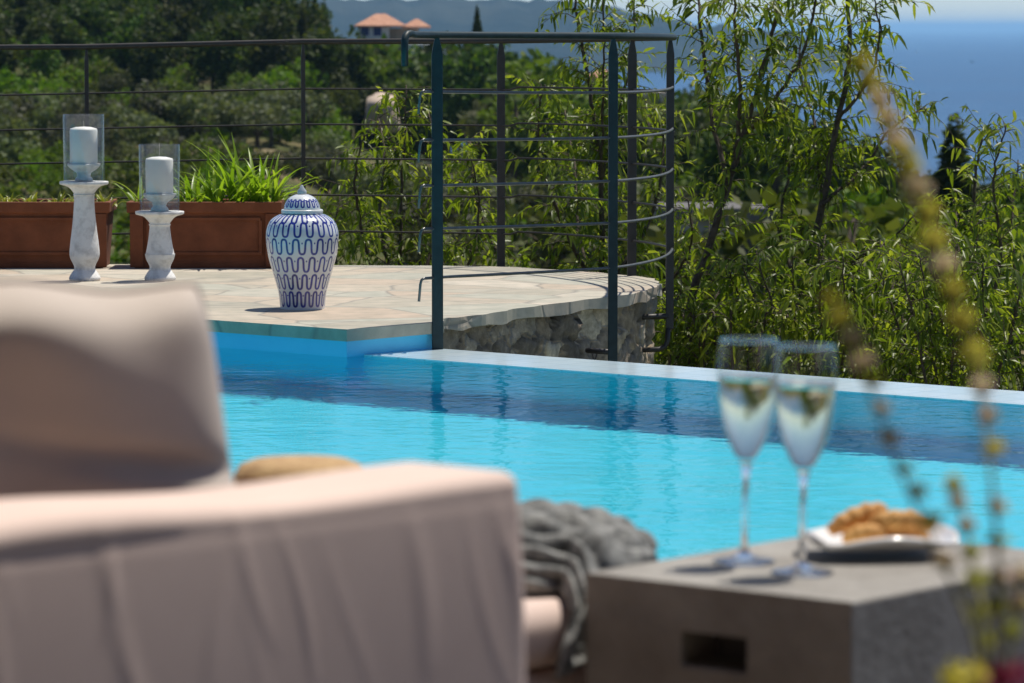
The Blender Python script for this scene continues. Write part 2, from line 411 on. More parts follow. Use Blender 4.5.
ridge = [(-400, 2), (0, 0), (200, -1), (300, -2), (400, -2), (480, -2), (540, -1), (590, 3), (640, 12), (690, 22), (740, 27), (790, 31), (822, 42), (850, 58), (885, 73), (930, 76)]
rx = np.array([p[0] for p in ridge]); ry = np.array([p[1] for p in ridge])
pxs = np.linspace(-400, 930, 220); D0 = 7150.0
Vv = []
for j, tt in enumerate(np.linspace(0, 1.25, 26)):
    d = D0 + 1200 * tt
    crest = np.interp(pxs, rx, ry) + 1.2 * np.sin(pxs * .11) + .7 * np.sin(pxs * .31 + 1)
    hcrest = (CAMZ - SEAZ) + (HZ - crest) / F * (D0 + 1200)
    prof = math.sin(min(tt, 1) * math.pi / 2) ** .85 if tt <= 1 else 1 - (tt - 1) * 1.5
    hh = hcrest * prof * (1 + .10 * np.sin(pxs * .05 + 6 * tt) * (1 - tt) * np.sin(tt * 9)) - 3 + 6 * np.sin(pxs * .17 + 5 * tt) * (tt < .95) * tt
    Vv.append(np.stack([(pxs - 512) / F * d, np.full_like(pxs, d), SEAZ + hh], -1))
Vv = np.array(Vv); ix = np.arange(26 * 220).reshape(26, 220)
tag(np_obj('mountain', Vv.reshape(-1, 3), np.stack([ix[:-1, :-1], ix[:-1, 1:], ix[1:, 1:], ix[1:, :-1]], -1).reshape(-1, 4), M['mountain']), kind='structure')

hm = bpy.data.materials.new('haze_air'); hm.use_nodes = True
nt = hm.node_tree; nt.nodes.remove(nt.nodes['Principled BSDF'])
pv = nt.nodes.new('ShaderNodeVolumePrincipled'); pv.inputs['Density'].default_value = 4.2e-5
pv.inputs['Color'].default_value = (.40, .71, 1.0, 1); pv.inputs['Anisotropy'].default_value = .1
nt.links.new(pv.outputs[0], nt.nodes['Material Output'].inputs['Volume'])
hz_ = MB().box((-155000, -155000, SEAZ - 14), (155000, 155000, 64)).build('haze', hm)
tag(hz_, kind='stuff')

# ------------------------------------------------------------------ pool
ZW = -0.095
DU, DV = -9.28, 9.485               # corner of the raised terrace in the pool frame
LIP0, LIP1 = 9.565, 9.92
PU0, PU1, PV0, PZ = -13.0, -2.5, 4.6, -1.15
mb = MB()
def quad(a, b, c, d): mb.add([a, b, c, d], [(0, 1, 2, 3)], False)
quad(uv(PU0, PV0, PZ), uv(PU1, PV0, PZ), uv(PU1, LIP0, PZ), uv(PU0, LIP0, PZ))
quad(uv(PU0, PV0, PZ), uv(PU0, PV0, -.03), uv(PU1, PV0, -.03), uv(PU1, PV0, PZ))
quad(uv(PU0, PV0, PZ), uv(PU0, LIP0, PZ), uv(PU0, LIP0, -.03), uv(PU0, PV0, -.03))
quad(uv(PU1, PV0, PZ), uv(PU1, PV0, -.03), uv(PU1, LIP0, -.03), uv(PU1, LIP0, PZ))
quad(uv(DU, LIP0, PZ), uv(PU1, LIP0, PZ), uv(PU1, LIP0, ZW - .004), uv(DU, LIP0, ZW - .004))
basin = tag(mb.build('pool_basin', M['pool']), kind='structure'); basin.cycles.is_caustics_receiver = True
mb = MB().uvbox(PU0 - .2, DU, DV, 9.93, -1.6, -.032)
pl = tag(mb.build('pool_side', M['pool_wall']), kind='structure'); pl.cycles.is_caustics_receiver = True
mb = MB().uvbox(DU + .002, PU1 + .3, LIP0 + .001, LIP1, -2.6, ZW + .004)
tag(mb.build('pool_edge', M['lip']), kind='structure')
nu, nv = 60, 40
P = [[uv(PU0 + .001 + (PU1 - PU0 - .002) * i / nu, PV0 + .001 + (LIP0 - PV0 - .001) * j / nv, ZW) for i in range(nu + 1)] for j in range(nv + 1)]
water = tag(MB().grid(P).build('pool_water', M['water']), kind='structure')
water.cycles.is_caustics_caster = True

# near terrace the furniture stands on
mb = MB().uvbox(-16, 4, -6, PV0 - .003, -2.6, 0).uvbox(-16, PU0 - .003, PV0, DV - .03, -2.6, 0).uvbox(PU1 + .003, 4, PV0, LIP0, -2.6, 0)
tag(mb.build('terrace_floor', M['floor_stone']), kind='structure')

# porch added out of view behind and above the camera to darken the shade
pch = thing('house_porch', uv(-2, -2.6, 0), 'shaded stone porch of the house behind the terrace', 'porch')
MB().uvbox(-9, 6, -3.0, -2.6, 0.001, 3.6).build('wall', M['porch_wall'], pch)
MB().uvbox(-9, 6, -2.597, 2.15, 2.55, 2.75).build('roof', M['porch_roof'], pch)
MB().uvbox(3.2, 3.5, -2.596, 2.5, .001, 2.549).build('side_wall', M['porch_wall'], pch)  # added to cut the sky light coming from the right
for u_ in (-8.7, 5.6): MB().uvbox(u_, u_ + .35, 1.5, 1.85, .001, 2.548).build('pillar', M['porch_wall'], pch)
# raised terrace with the rounded corner
edge_px = [(442, 318.5), (467, 316.5), (494, 312.5), (519, 308.5), (560, 302.8), (600, 298), (630, 294), (648, 290), (657, 286), (660, 283), (655, 279.6), (642, 276.8), (601, 272.8), (560, 269.9), (500, 266.6), (400, 265.5), (250, 264.8), (0, 264)]
edge = [at_z(x, y, 0) for x, y in edge_px]
def smooth_line(pts, n):
    pts = [np.array(p) for p in pts]; out = []
    ext = [2 * pts[0] - pts[1]] + pts + [2 * pts[-1] - pts[-2]]
    for i in range(1, len(ext) - 2):
        p0, p1, p2, p3 = ext[i - 1:i + 3]
        for k in range(n):
            t = k / n
            out.append(.5 * ((2 * p1) + (-p0 + p2) * t + (2 * p0 - 5 * p1 + 4 * p2 - p3) * t * t + (-p0 + 3 * p1 - 3 * p2 + p3) * t ** 3))
    out.append(pts[-1]); return out
edge_s = smooth_line(edge, 8)
outline = [uv(-14.7, DV - .02), uv(DU + .02, DV - .02), uv(DU + .02, 9.94)] + [Vector(p) for p in edge_s]
# rough edge: small outward jitter on the rounded side
cen = Vector((-1.0, 15.0, 0)); ol = []
for i, p in enumerate(outline):
    if 2 < i < len(outline) - 1:
        d = (p - cen).normalized(); p = p + d * (.007 * math.sin(i * .9) + .005 * math.sin(i * .37 + 1) + random.uniform(-.0015, .0015))
    ol.append(p)
n = len(ol); TK = .042
mb = MB(); mb.add([(p.x, p.y, 0) for p in ol] + [(p.x, p.y, -TK + .005 * math.sin(i * .5) + random.uniform(-.001, .001)) for i, p in enumerate(ol)],
      [tuple(range(n)), tuple(range(2 * n - 1, n - 1, -1))] + [((i + 1) % n, i, i + n, (i + 1) % n + n) for i in range(n)], False)
dk = mb.build('terrace', M['paving']); tag(dk, kind='structure')
bm = bmesh.new(); bm.from_mesh(dk.data); bmesh.ops.recalc_face_normals(bm, faces=bm.faces)
bmesh.ops.triangulate(bm, faces=[f for f in bm.faces if len(f.verts) > 4]); bm.to_mesh(dk.data); bm.free()

# rubble retaining wall under the rounded edge
def wall_path():
    pts = [Vector(p) for p in edge_s if True]
    out = []
    for i, p in enumerate(pts):
        t = (pts[min(i + 1, len(pts) - 1)] - pts[max(i - 1, 0)]).normalized()
        inn = Vector((-t.y, t.x, 0)); out.append(p + inn * .035)
    return out
wp = wall_path(); L = [0]
for a, b_ in zip(wp, wp[1:]): L.append(L[-1] + (b_ - a).length)
L = np.array(L); nS = int(min(L[-1], 4.6) / .016); sv = np.linspace(0, min(L[-1], 4.6), nS); zv = np.linspace(-TK - .001, -1.5, 92)
wx = np.interp(sv, L, [p.x for p in wp]); wy = np.interp(sv, L, [p.y for p in wp])
tx = np.gradient(wx); ty = np.gradient(wy); ln = np.hypot(tx, ty); nx_, ny_ = ty / ln, -tx / ln
seeds = []
for a in np.arange(-.1, 4.8, .14):
    for c in np.arange(-1.6, .1, .095): seeds.append((a + rng.uniform(-.05, .05), c + rng.uniform(-.035, .035)))
seeds = np.array(seeds); sval = rng.uniform(.12, 1, len(seeds)); soff = rng.uniform(-.014, .014, len(seeds)); stilt = rng.uniform(-.16, .16, (len(seeds), 2))
S2, Z2 = np.meshgrid(sv, zv)
q = np.stack([S2.ravel(), Z2.ravel()], 1); q = q + .018 * np.stack([np.sin(q[:, 1] * 41 + q[:, 0] * 13), np.sin(q[:, 0] * 37)], 1)
F1 = np.full(len(q), 9.); F2 = np.full(len(q), 9.); ID = np.zeros(len(q), int)
for k, sd_ in enumerate(seeds):
    d = np.hypot((q[:, 0] - sd_[0]) * .8, (q[:, 1] - sd_[1]) * 1.15)
    nw = d < F1; F2 = np.where(nw, F1, np.minimum(F2, d)); ID[nw] = k; F1 = np.where(nw, d, F1)
gap = np.clip((F2 - F1) / .012, 0, 1)
hgt = soff[ID] + ((q - seeds[ID]) * stilt[ID]).sum(1) * gap + rng.normal(0, .0018, len(q)) - .03 * (1 - gap)
isconc = (q[:, 0] < .13)
hgt = np.where(isconc, -.012 + rng.normal(0, .001, len(q)), hgt)
val = np.where(isconc, .3, sval[ID] * gap)
WX = np.tile(wx, len(zv)) + np.tile(nx_, len(zv)) * hgt; WY = np.tile(wy, len(zv)) + np.tile(ny_, len(zv)) * hgt
ix = np.arange(len(q)).reshape(len(zv), nS)
sw = thing('stone_wall', at_z(560, 304, -1.5), 'curved rubble stone retaining wall under the rounded flagstone terrace', 'wall')
np_obj('stone_face', np.stack([WX, WY, Z2.ravel()], -1), np.stack([ix[:-1, :-1], ix[:-1, 1:], ix[1:, 1:], ix[1:, :-1]], -1).reshape(-1, 4), M['rubble'], sw, attr=val)
# core so that it has depth
core = [Vector((x_ - a * .05, y_ - c * .05, 0)) for x_, y_, a, c in list(zip(wx, wy, nx_, ny_))[::4]]
mb = MB(); mb.grid([[(p.x, p.y, z) for p in core] for z in (-TK - .002, -2.5)]); mb.build('wall_core', M['concrete'], sw)

# ------------------------------------------------------------------ railing
rail = thing('metal_railing', at_z(660, 284, -.3), 'dark metal railing with curved rods around the edge of the raised terrace', 'railing')
# plan of the rail: near side, round the corner, back along the far side
def P3(px, Y, z): return Vector(((px - 512) / F * Y, Y, z))
near = [(405, 13.30), (437, 13.54), (500, 13.80), (560, 14.03), (613, 14.25), (645, 14.55), (664, 14.85), (673, 15.2), (671, 15.55), (655, 15.85), (632, 16.1), (580, 16.5), (501, 16.85), (400, 17.0), (303, 17.1), (87, 17.25), (-120, 17.4)]
plan = smooth_line([(p[0] , p[1], 0) for p in near], 10)
def zrail(px, Y): return np.interp(Y, [13.2, 15.2, 16.1, 17.1, 17.25, 17.5], [.975, .962, .955, .938, .915, .905])
hr = MB()
i0 = [i for i, p in enumerate(plan) if p[0] >= 409][0]
pts = [P3(p[0], p[1], zrail(*p[:2])) for p in plan]
hookx = P3(405, 13.30, .87)
front = [hookx, P3(405, 13.30, .93), P3(405, 13.30, .955), P3(405.8, 13.31, .968), P3(407.5, 13.32, .976), P3(411, 13.34, .978)] + [p for i, p in enumerate(pts) if i > i0]
icut = [i for i, p in enumerate(front) if p.y > 15.2][0]
hr.tube(front[:icut + 1], .0125, 10).build('handrail', M['iron'], rail)
MB().tube(front[icut:], .0125, 10).build('handrail', M['iron_far'], rail)
def flatbar(px, Y, z0, z1, w, d, tang, m, name='post'):
    c = P3(px, Y, 0); t = Vector(tang).normalized(); nn = Vector((-t.y, t.x, 0)); mb = MB()
    prof = [(z0, 1, 1), (z1 - .06, 1, 1), (z1 - .02, .6, 1), (z1, .35, 1)]
    rows = []
    for z, a, b_ in prof:
        rows.append([c + t * (sx * w / 2 * a) + nn * (sy * d / 2) + Vector((0, 0, z)) for sx, sy in ((-1, -1), (1, -1), (1, 1), (-1, 1))])
    mb.grid(rows, True); k = len(prof) * 4
    mb.f += [(3, 2, 1, 0), (k - 4, k - 3, k - 2, k - 1)]; mb.sm = [False] * len(mb.f)
    return mb.build(name, m, rail, bevel=.002)
posts = [(437.3, 13.54, -.10, .038, 'iron'), (613, 14.25, -.32, .034, 'iron'), (670, 15.3, -.155, .030, 'iron_far'), (632, 16.1, -.3, .036, 'iron_far'), (501, 16.85, -.3, .034, 'iron_far'), (303.5, 17.1, -.3, .018, 'iron_far'), (87.5, 17.25, -.3, .018, 'iron_far'), (-110, 17.4, -.3, .018, 'iron_far')]
for px, Y_, z0, w, m in posts:
    flatbar(px, Y_, z0, float(zrail(px, Y_)) - .006, w, .012, (1, .15, 0), M[m])
# foot of the rightmost post: bent back into the wall, and the short brackets
c = P3(668.5, 15.3, 0)
foot = [c + Vector((0, 0, -.15)), c + Vector((-.002, -.003, -.20)), c + Vector((-.012, -.008, -.222)), c + Vector((-.035, -.014, -.232)), c + Vector((-.13, -.03, -.235))]
MB().tube(foot, .010, 8).build('bracket', M['iron_far'], rail)
MB().tube([c + Vector((0, 0, -.105)), c + Vector((-.13, -.03, -.108))], .011, 8).build('bracket', M['iron_far'], rail)
c = P3(613, 14.25, 0)
MB().tube([c + Vector((0, .01, -.16)), c + Vector((-.09, .10, -.16))], .010, 8).build('bracket', M['iron_far'], rail)
MB().tube([c + Vector((-.07, .05, -.17)), c + Vector((-.06, .07, -.25))], .003, 6).build('cable', M['iron_far'], rail)
MB().tube([c + Vector((-.055, .05, -.17)), c + Vector((-.085, .07, -.25))], .003, 6).build('cable', M['iron_far'], rail)
zn = [.785, .622, .468, .322, .155]; ze = [.772, .614, .460, .306, .154]
zf = [.737, .586, .44, .284, .13]
for k in range(5):
    px0 = 420.5
    rod = []
    for p in plan:
        if p[1] <= 15.3 and p[0] >= 424:
            f = np.interp(p[1], [13.4, 15.3], [0, 1]); z = zn[k] * (1 - f) + ze[k] * f
            rod.append(P3(p[0] - 1.2, p[1] + .01, z - .012 * math.sin(f * math.pi)))
    hk = P3(px0, 13.43, 0); z = zn[k] + .002
    rod = [hk + Vector((-.006, 0, z - .078)), hk + Vector((-.001, 0, z - .02)), hk + Vector((.003, 0, z - .005)), hk + Vector((.012, .002, z))] + rod
    MB().tube(rod, .0052, 6).build('rod', M['iron_rod'], rail)
    rod = [P3(p[0], p[1], zf[k] + (0 if p[1] > 16.8 else .012) - (.022 * (p[1] - 17.1) / .15 if p[1] > 17.1 else 0)) for p in plan if p[1] >= 15.3]
    MB().tube(rod, .0046, 6).build('rod', M['iron_far'], rail)

# ------------------------------------------------------------------ foliage makers
def blades(org, d, nrm, Ln, Wd, droop, seed_attr):
    """many leaf blades at once: 6 verts, 3 faces (as 4-gons) each"""
    n = len(org); d = d / np.linalg.norm(d, axis=1, keepdims=True)
    s = np.cross(d, nrm); s /= np.maximum(np.linalg.norm(s, axis=1, keepdims=True), 1e-6)
    up = np.cross(s, d)
    g = np.zeros((n, 3)); g[:, 2] = -1
    Ln = Ln[:, None]; Wd = Wd[:, None]; dr = droop[:, None]
    def pt(t, w, lift=0): return org + d * (Ln * t) + g * (dr * Ln * t * t) + s * (Wd * w) + up * (Wd * lift)
    vs_ = np.stack([pt(0, 0), pt(.32, -.5, .18), pt(.32, 0, -.05), pt(.32, .5, .18), pt(.68, -.42, .15), pt(.68, 0, -.05), pt(.68, .42, .15), pt(1, 0)], 1)
    b = np.arange(n)[:, None, None] * 8
    f = np.array([[0, 2, 1, 1], [0, 3, 2, 2], [1, 2, 5, 4], [2, 3, 6, 5], [4, 5, 7, 7], [5, 6, 7, 7]])
    tri = np.array([[0, 2, 1], [0, 3, 2], [1, 2, 5], [1, 5, 4], [2, 3, 6], [2, 6, 5], [4, 5, 7], [5, 6, 7]])
    fs = (tri[None] + b).reshape(-1, 3)
    return vs_.reshape(-1, 3), fs, np.repeat(seed_attr, 8)

def near_tree(name, limbs, label, cat, twig_gap, twig_len, leaf, mat, start=.25, group=None, spread=.9, seed=0, lw=.255, upbias=.25):
    """limbs: list of (points, r0, r1, start fraction). Grown twigs carry leaves alternately."""
    rg = np.random.default_rng(seed + 100); base = limbs[0][0][0]
    t_ = thing(name, base, label, cat, group); tb = MB(); O, D, N, LL, AT = [], [], [], [], []
    for pts, r0, r1, st in limbs:
        pl_ = smooth_line(pts, 7); m = len(pl_)
        pl_ = [p + (rg.normal(0, .003, 3) if 0 < i < m - 1 else 0) for i, p in enumerate(pl_)]
        tb.tube(pl_, [r0 + (r1 - r0) * i / (m - 1) for i in range(m)], 7)
        seg = np.array(pl_); dl = np.linalg.norm(np.diff(seg, axis=0), axis=1); cum = np.concatenate([[0], np.cumsum(dl)]); tot = cum[-1]
        s_ = st * tot
        while s_ < tot:
            p = np.array([np.interp(s_, cum, seg[:, k]) for k in range(3)])
            i = min(np.searchsorted(cum, s_), m - 1); tg = seg[i] - seg[i - 1]; tg /= np.linalg.norm(tg)
            a = rg.normal(0, 1, 3); a -= tg * a.dot(tg); a /= np.linalg.norm(a)
            d = tg * rg.uniform(.1, .8) + a * spread + np.array([0, 0, upbias]); d /= np.linalg.norm(d)
            ln = twig_len * rg.uniform(.45, 1.25) * (1 - .35 * s_ / tot)
            k = 7; cv = rg.normal(0, .18, 3); q = [p + d * ln * j / k + (cv * ln + np.array([0, 0, -.36 * ln])) * (j / k) ** 2 for j in range(k + 1)]
            tb.tube(q[::2] + [q[-1]], [.0024, .002, .0015, .001, .0007], 4, cap=False)
            hue = rg.normal(.5, .2)
            nl = max(4, int(ln / .017))
            for j in range(nl):
                f = (j + .7) / nl; e = f * k; i0_ = min(int(e), k - 1); o_ = q[i0_] + (q[i0_ + 1] - q[i0_]) * (e - i0_)
                td = q[i0_ + 1] - q[i0_]; td /= np.linalg.norm(td)
                sdv = rg.normal(0, 1, 3); sdv -= td * sdv.dot(td); sdv /= np.linalg.norm(sdv)
                O.append(o_); D.append(td * rg.uniform(.25, .9) + sdv * .9 + np.array([0, 0, -.45])); N.append(rg.normal(0, .6, 3) + np.array([0, 0, 1]))
                LL.append(leaf * rg.uniform(.45, 1.3)); AT.append(np.clip(hue + rg.normal(0, .2), 0, 1))
            s_ += twig_gap * rg.uniform(.5, 1.5)
    LL = np.array(LL); v_, f_, a_ = blades(np.array(O), np.array(D), np.array(N), LL, LL * lw, rg.uniform(.05, .75, len(LL)), np.array(AT))
    tb.build('trunk', M['bark'], t_)
    np_obj('crown', v_, f_, mat, t_, attr=a_)
    return t_, len(LL)

def limb(pp, Y, dY, jit=.0):
    """points along a limb from image positions at distance Y drifting by dY"""
    n = len(pp); return [np.array(at_y(x, y, Y + dY * i / max(n - 1, 1))) for i, (x, y) in enumerate(pp)]
total = 0
def add(*a, **k):
    global total
    t_, n = near_tree(*a, **k); total += n
# main tree, two leaning trunks
add('almond_tree', [
    (limb([(748, 640), (752, 420), (772, 345), (800, 290), (822, 205), (838, 120), (850, 55), (846, -15), (848, -28)], 17.6, .3), .026, .006, .34),
    (limb([(748, 520), (700, 400), (690, 310), (708, 250), (728, 185), (742, 140), (760, 80), (775, 20), (781, -22)], 17.6, -.3), .024, .006, .50),
    (limb([(728, 185), (713, 120), (704, 60), (699, 5), (700, -22)], 17.4, .4), .012, .004, .2),
    (limb([(742, 140), (770, 105), (800, 60), (815, 5), (813, -20)], 17.5, -.5), .011, .004, .15),
    (limb([(735, 165), (740, 90), (735, 20), (737, -20)], 17.5, -.6), .011, .004, .2),
    (limb([(822, 205), (862, 170), (890, 130), (925, 108)], 17.7, .3), .010, .003, .2),
    (limb([(838, 120), (868, 80), (880, 35), (872, -10)], 17.7, -.4), .009, .003, .2),
    (limb([(800, 290), (850, 262), (890, 240), (915, 215)], 17.8, -.4), .011, .003, .1),
    (limb([(800, 290), (780, 230), (790, 160), (782, 100)], 17.8, .5), .011, .003, .1),
    (limb([(772, 345), (742, 300), (728, 270)], 17.6, -.5), .011, .003, .3),
    (limb([(822, 205), (815, 130), (800, 60), (808, -20)], 17.8, .6), .010, .003, .1),
], 'tall almond tree with two leaning trunks right of the railing, its top out of frame', 'tree', .026, .29, .060, M['leaf'], seed=1, group='almond trees below the terrace')
add('almond_tree', [
    (limb([(598, 620), (600, 420), (603, 300), (601, 180), (590, 90), (577, 15), (574, -22)], 18.8, .2), .020, .004, .28),
    (limb([(601, 180), (622, 100), (634, 40), (632, -18)], 18.8, .3), .010, .003, .1),
    (limb([(603, 300), (560, 220), (538, 140), (545, 85)], 18.8, -.5), .012, .003, .1),
    (limb([(603, 300), (650, 220), (664, 150), (655, 110)], 18.8, .4), .012, .003, .1),
    (limb([(600, 360), (520, 290), (480, 210), (470, 140)], 18.8, .4), .012, .003, .15),
    (limb([(603, 320), (580, 240), (575, 170), (565, 110)], 18.8, .7), .012, .003, .1),
    (limb([(601, 180), (603, 110), (604, 40), (600, -30)], 18.8, -.4), .008, .003, .1),
    (limb([(600, 360), (655, 300), (690, 250), (688, 200)], 18.8, -.5), .012, .003, .15),
], 'slim almond tree growing behind the curved railing posts, one thin shoot out of frame', 'tree', .024, .27, .059, M['leaf'], seed=2, group='almond trees below the terrace')
add('almond_tree', [
    (limb([(398, 600), (396, 400), (400, 260), (403, 160), (406, 85)], 18.6, .3), .015, .003, .3),
    (limb([(396, 360), (366, 250), (355, 180), (362, 140)], 18.6, -.4), .011, .003, .15),
    (limb([(396, 360), (432, 250), (440, 170), (428, 110)], 18.6, .5), .011, .003, .15),
    (limb([(397, 300), (380, 220), (384, 150), (378, 115)], 18.6, .5), .009, .003, .15),
    (limb([(397, 380), (345, 300), (335, 240), (340, 195)], 18.6, .2), .011, .003, .15),
    (limb([(397, 380), (455, 300), (478, 220), (470, 150)], 18.6, -.3), .011, .003, .15),
], 'small yellow-green almond sapling between the patterned jar and the tall curved rail', 'tree', .024, .25, .058, M['leaf'], seed=3, group='almond trees below the terrace')
add('almond_tree', [
    (limb([(985, 640), (984, 420), (980, 300), (974, 190), (984, 125)], 17.0, .2), .017, .0035, .25),
    (limb([(984, 420), (1016, 320), (1012, 230), (1018, 160)], 17.0, .4), .012, .003, .1),
    (limb([(984, 420), (945, 330), (932, 260), (942, 205)], 17.0, -.4), .012, .003, .1),
    (limb([(980, 330), (1000, 260), (994, 180), (1006, 125)], 17.0, -.3), .010, .003, .1),
    (limb([(984, 440), (915, 360), (892, 300), (905, 250)], 17.0, .4), .012, .003, .1),
    (limb([(984, 440), (1050, 350), (1060, 260), (1055, 190)], 17.0, .2), .012, .003, .1),
    (limb([(982, 380), (960, 300), (958, 230), (952, 190)], 17.0, .6), .010, .003, .1),
], 'upright almond tree with a bare pointed leading shoot at the far right edge', 'tree', .024, .25, .060, M['leaf'], seed=4, group='almond trees below the terrace')
shr = [(665, 345, 17.2, 'low leafy almond shrub beside the bent foot of the last railing post'), (735, 350, 16.8, 'low almond shrub under the leaning trunk nearest the railing'), (810, 350, 17.0, 'low almond shrub behind the rims of the two champagne flutes'), (880, 355, 16.6, 'low almond shrub crossed by the shorter blurred flower stalk'), (955, 360, 16.4, 'low almond shrub crossed by the taller blurred flower stalk'), (530, 320, 19.5, 'low almond shrub glimpsed between the two middle railing posts')]
for k, (px, top, Yk, lab) in enumerate(shr):
    limbs = []
    for j in range(7):
        dx = (j - 3) * 17 + random.uniform(-8, 8)
        limbs.append((limb([(px, 620), (px + dx * .5, 440), (px + dx, top - 25), (px + dx * 1.25 + random.uniform(-10, 10), top - (55 if px < 760 else 115) + 9 * abs(j - 3))], Yk, random.uniform(-.6, .6)), .010, .003, .3))
    add('almond_shrub', limbs, lab, 'shrub', .023, .24, .058, M['leaf'], seed=20 + k, group='low almond shrubs along the pool edge')
print('near leaves', total)

# distant trees: clumps of small faces through the crown volume
def crown_cloud(rg, blobs, n, size, flat=1.0):
    """blobs: (cx,cy,cz,rx,ry,rz). returns quads clustered in lumpy sub-clumps"""
    vol = np.array([b_[3] * b_[4] * b_[5] for b_ in blobs]); pk = rg.choice(len(blobs), n, p=vol / vol.sum())
    B = np.array(blobs)[pk]
    d = rg.normal(0, 1, (n, 3)); d /= np.linalg.norm(d, axis=1, keepdims=True)
    nl = 26; ld_ = rg.normal(0, 1, (nl, 3)); ld_ /= np.linalg.norm(ld_, axis=1, keepdims=True); lr = rg.uniform(-.28, .22, nl)
    bumpv = np.zeros(n)
    for a, c_ in zip(ld_, lr): bumpv += c_ * np.exp(-((d - a) ** 2).sum(1) / .12)
    rad = (rg.uniform(.45, 1, n) ** .5) * (1 + bumpv)
    c_ = B[:, :3] + d * B[:, 3:] * rad[:, None]
    a = rg.normal(0, 1, (n, 3)); a[:, 2] *= .7; a /= np.linalg.norm(a, axis=1, keepdims=True)
    b_ = rg.normal(0, 1, (n, 3)); b_ -= a * (a * b_).sum(1, keepdims=True); b_ /= np.linalg.norm(b_, axis=1, keepdims=True)
    s = size * rg.uniform(.5, 1.3, (n, 1)); a = a * s; b_ = b_ * s * .6
    vs_ = np.stack([c_ - a, c_ - b_, c_ + a, c_ + b_], 1).reshape(-1, 3)
    att = np.repeat(np.clip(.5 + bumpv * .5 + rg.normal(0, .17, n), 0, 1), 4)
    return vs_, np.arange(4 * n).reshape(-1, 4), att
PROTO = {}
def proto(kind, var):
    if (kind, var) in PROTO: return PROTO[(kind, var)]
    rg = np.random.default_rng(hash_(kind) + var)
    if kind == 'pine':
        bl = [(rg.normal(0, .8), rg.normal(0, .8), rg.uniform(3.2, 6.8), rg.uniform(1.2, 2.1), rg.uniform(1.2, 2.1), rg.uniform(1., 1.7)) for _ in range(7)] + [(0, 0, 7, 1.1, 1.1, 1.5)]
        n, sz, m, h = 1500, .30, M['needle'], 8
    elif kind == 'cypress':
        bl = [(0, 0, 1.2 + k * 1.15, 1.45 * (1 - k / 7.2), 1.45 * (1 - k / 7.2), 1.1) for k in range(7)]; n, sz, m, h = 4200, .27, M['needle'], 8
    elif kind == 'olive':
        bl = [(rg.normal(0, .9), rg.normal(0, .9), rg.uniform(1.6, 2.9), rg.uniform(.9, 1.5), rg.uniform(.9, 1.5), rg.uniform(.7, 1.1)) for _ in range(6)]; n, sz, m, h = 1100, .2, M['olive'], 3.5
    else:
        bl = [(rg.normal(0, .8), rg.normal(0, .8), rg.uniform(.6, 2.2), rg.uniform(.9, 1.6), rg.uniform(.9, 1.6), rg.uniform(.7, 1.2)) for _ in range(6)]; n, sz, m, h = 1100, .2, M['bushleaf'], 3
    r = bpy.data.objects.new({'pine': 'pine_tree', 'cypress': 'cypress_tree', 'olive': 'olive_tree', 'bush': 'broadleaf_bush'}[kind], None)
    col.objects.link(r); r.location = (0, 0, 0)
    v_, f_, a_ = crown_cloud(rg, bl, n, sz)
    np_obj('crown', v_, f_, m, r, attr=a_, smooth=False)
    tb = MB(); top = h * .75
    tb.tube([(0, 0, -1), (rg.normal(0, .1), rg.normal(0, .1), top * .4), (rg.normal(0, .2), rg.normal(0, .2), top)], [.17, .13, .05], 6)
    for b_ in bl[:4]: tb.tube([(0, 0, top * .35), (b_[0] * .6, b_[1] * .6, b_[2] * .8), b_[:3]], [.08, .05, .02], 5)
    tb.build('trunk', M['bark_far'], r)
    PROTO[(kind, var)] = [r, False]; return PROTO[(kind, var)]
def hash_(s): return sum(ord(c) * (i + 3) for i, c in enumerate(s))
def plant_tree(kind, x, y, sc, label, cat, group, z=None):
    pr = proto(kind, random.randrange(5)); z = float(terrain_z(x, y)) if z is None else z
    if not pr[1]:
        o = pr[0]; pr[1] = True; o.location = (x, y, z); o.rotation_euler = (0, 0, random.uniform(0, 6.28)); o.scale = (sc,) * 3
    else: o = dup(pr[0], (x, y, z), random.uniform(0, 6.28), (sc * random.uniform(.85, 1.15), sc * random.uniform(.85, 1.15), sc * random.uniform(.85, 1.15)))
    return tag(o, label + ', ' + zone(512 + x * F / y) if group else label, cat, group)
def zone(px):
    for lim, w_ in ((87, 'left of the first back railing post'), (195, 'right of the first back railing post'), (303, 'left of the second back railing post'), (437, 'left of the tall curved rail'), (501, 'behind the tall curved rail'), (613, 'between the curved rail posts'), (690, 'by the rightmost railing posts'), (770, 'behind the leaning almond trunks'), (860, 'right of the leaning almond trunks'), (930, 'left of the lone conifer')):
        if px < lim: return w_
    return 'beside or below the lone conifer'
def scatter(kind, n, px0, px1, y0, y1, sc, label, cat, group, mind=.8):
    k = 0; tries = 0; used = []
    while k < n and tries < n * 40:
        tries += 1
        y = random.uniform(y0, y1); x = (random.uniform(px0, px1) - 512) / F * y
        s = random.uniform(*sc)
        if any(math.hypot(x - a, (y - b_) * .5) < mind * s for a, b_ in used): continue
        used.append((x, y)); plant_tree(kind, x, y, s, label, cat, group); k += 1
scatter('pine', 120, -60, 335, 365, 545, (.7, 1.2), 'dark pine in the upper hillside wood', 'tree', 'pines of the upper hillside wood', .95)
scatter('cypress', 9, -40, 335, 380, 540, (.8, 1.2), 'narrow conifer spire among hillside pines', 'tree', 'conifer spires in the hillside wood', 2)
scatter('bush', 40, -60, 330, 320, 400, (.9, 1.5), 'green bush below the hillside pine wood', 'bush', 'bushes below the hillside wood', 1.6)
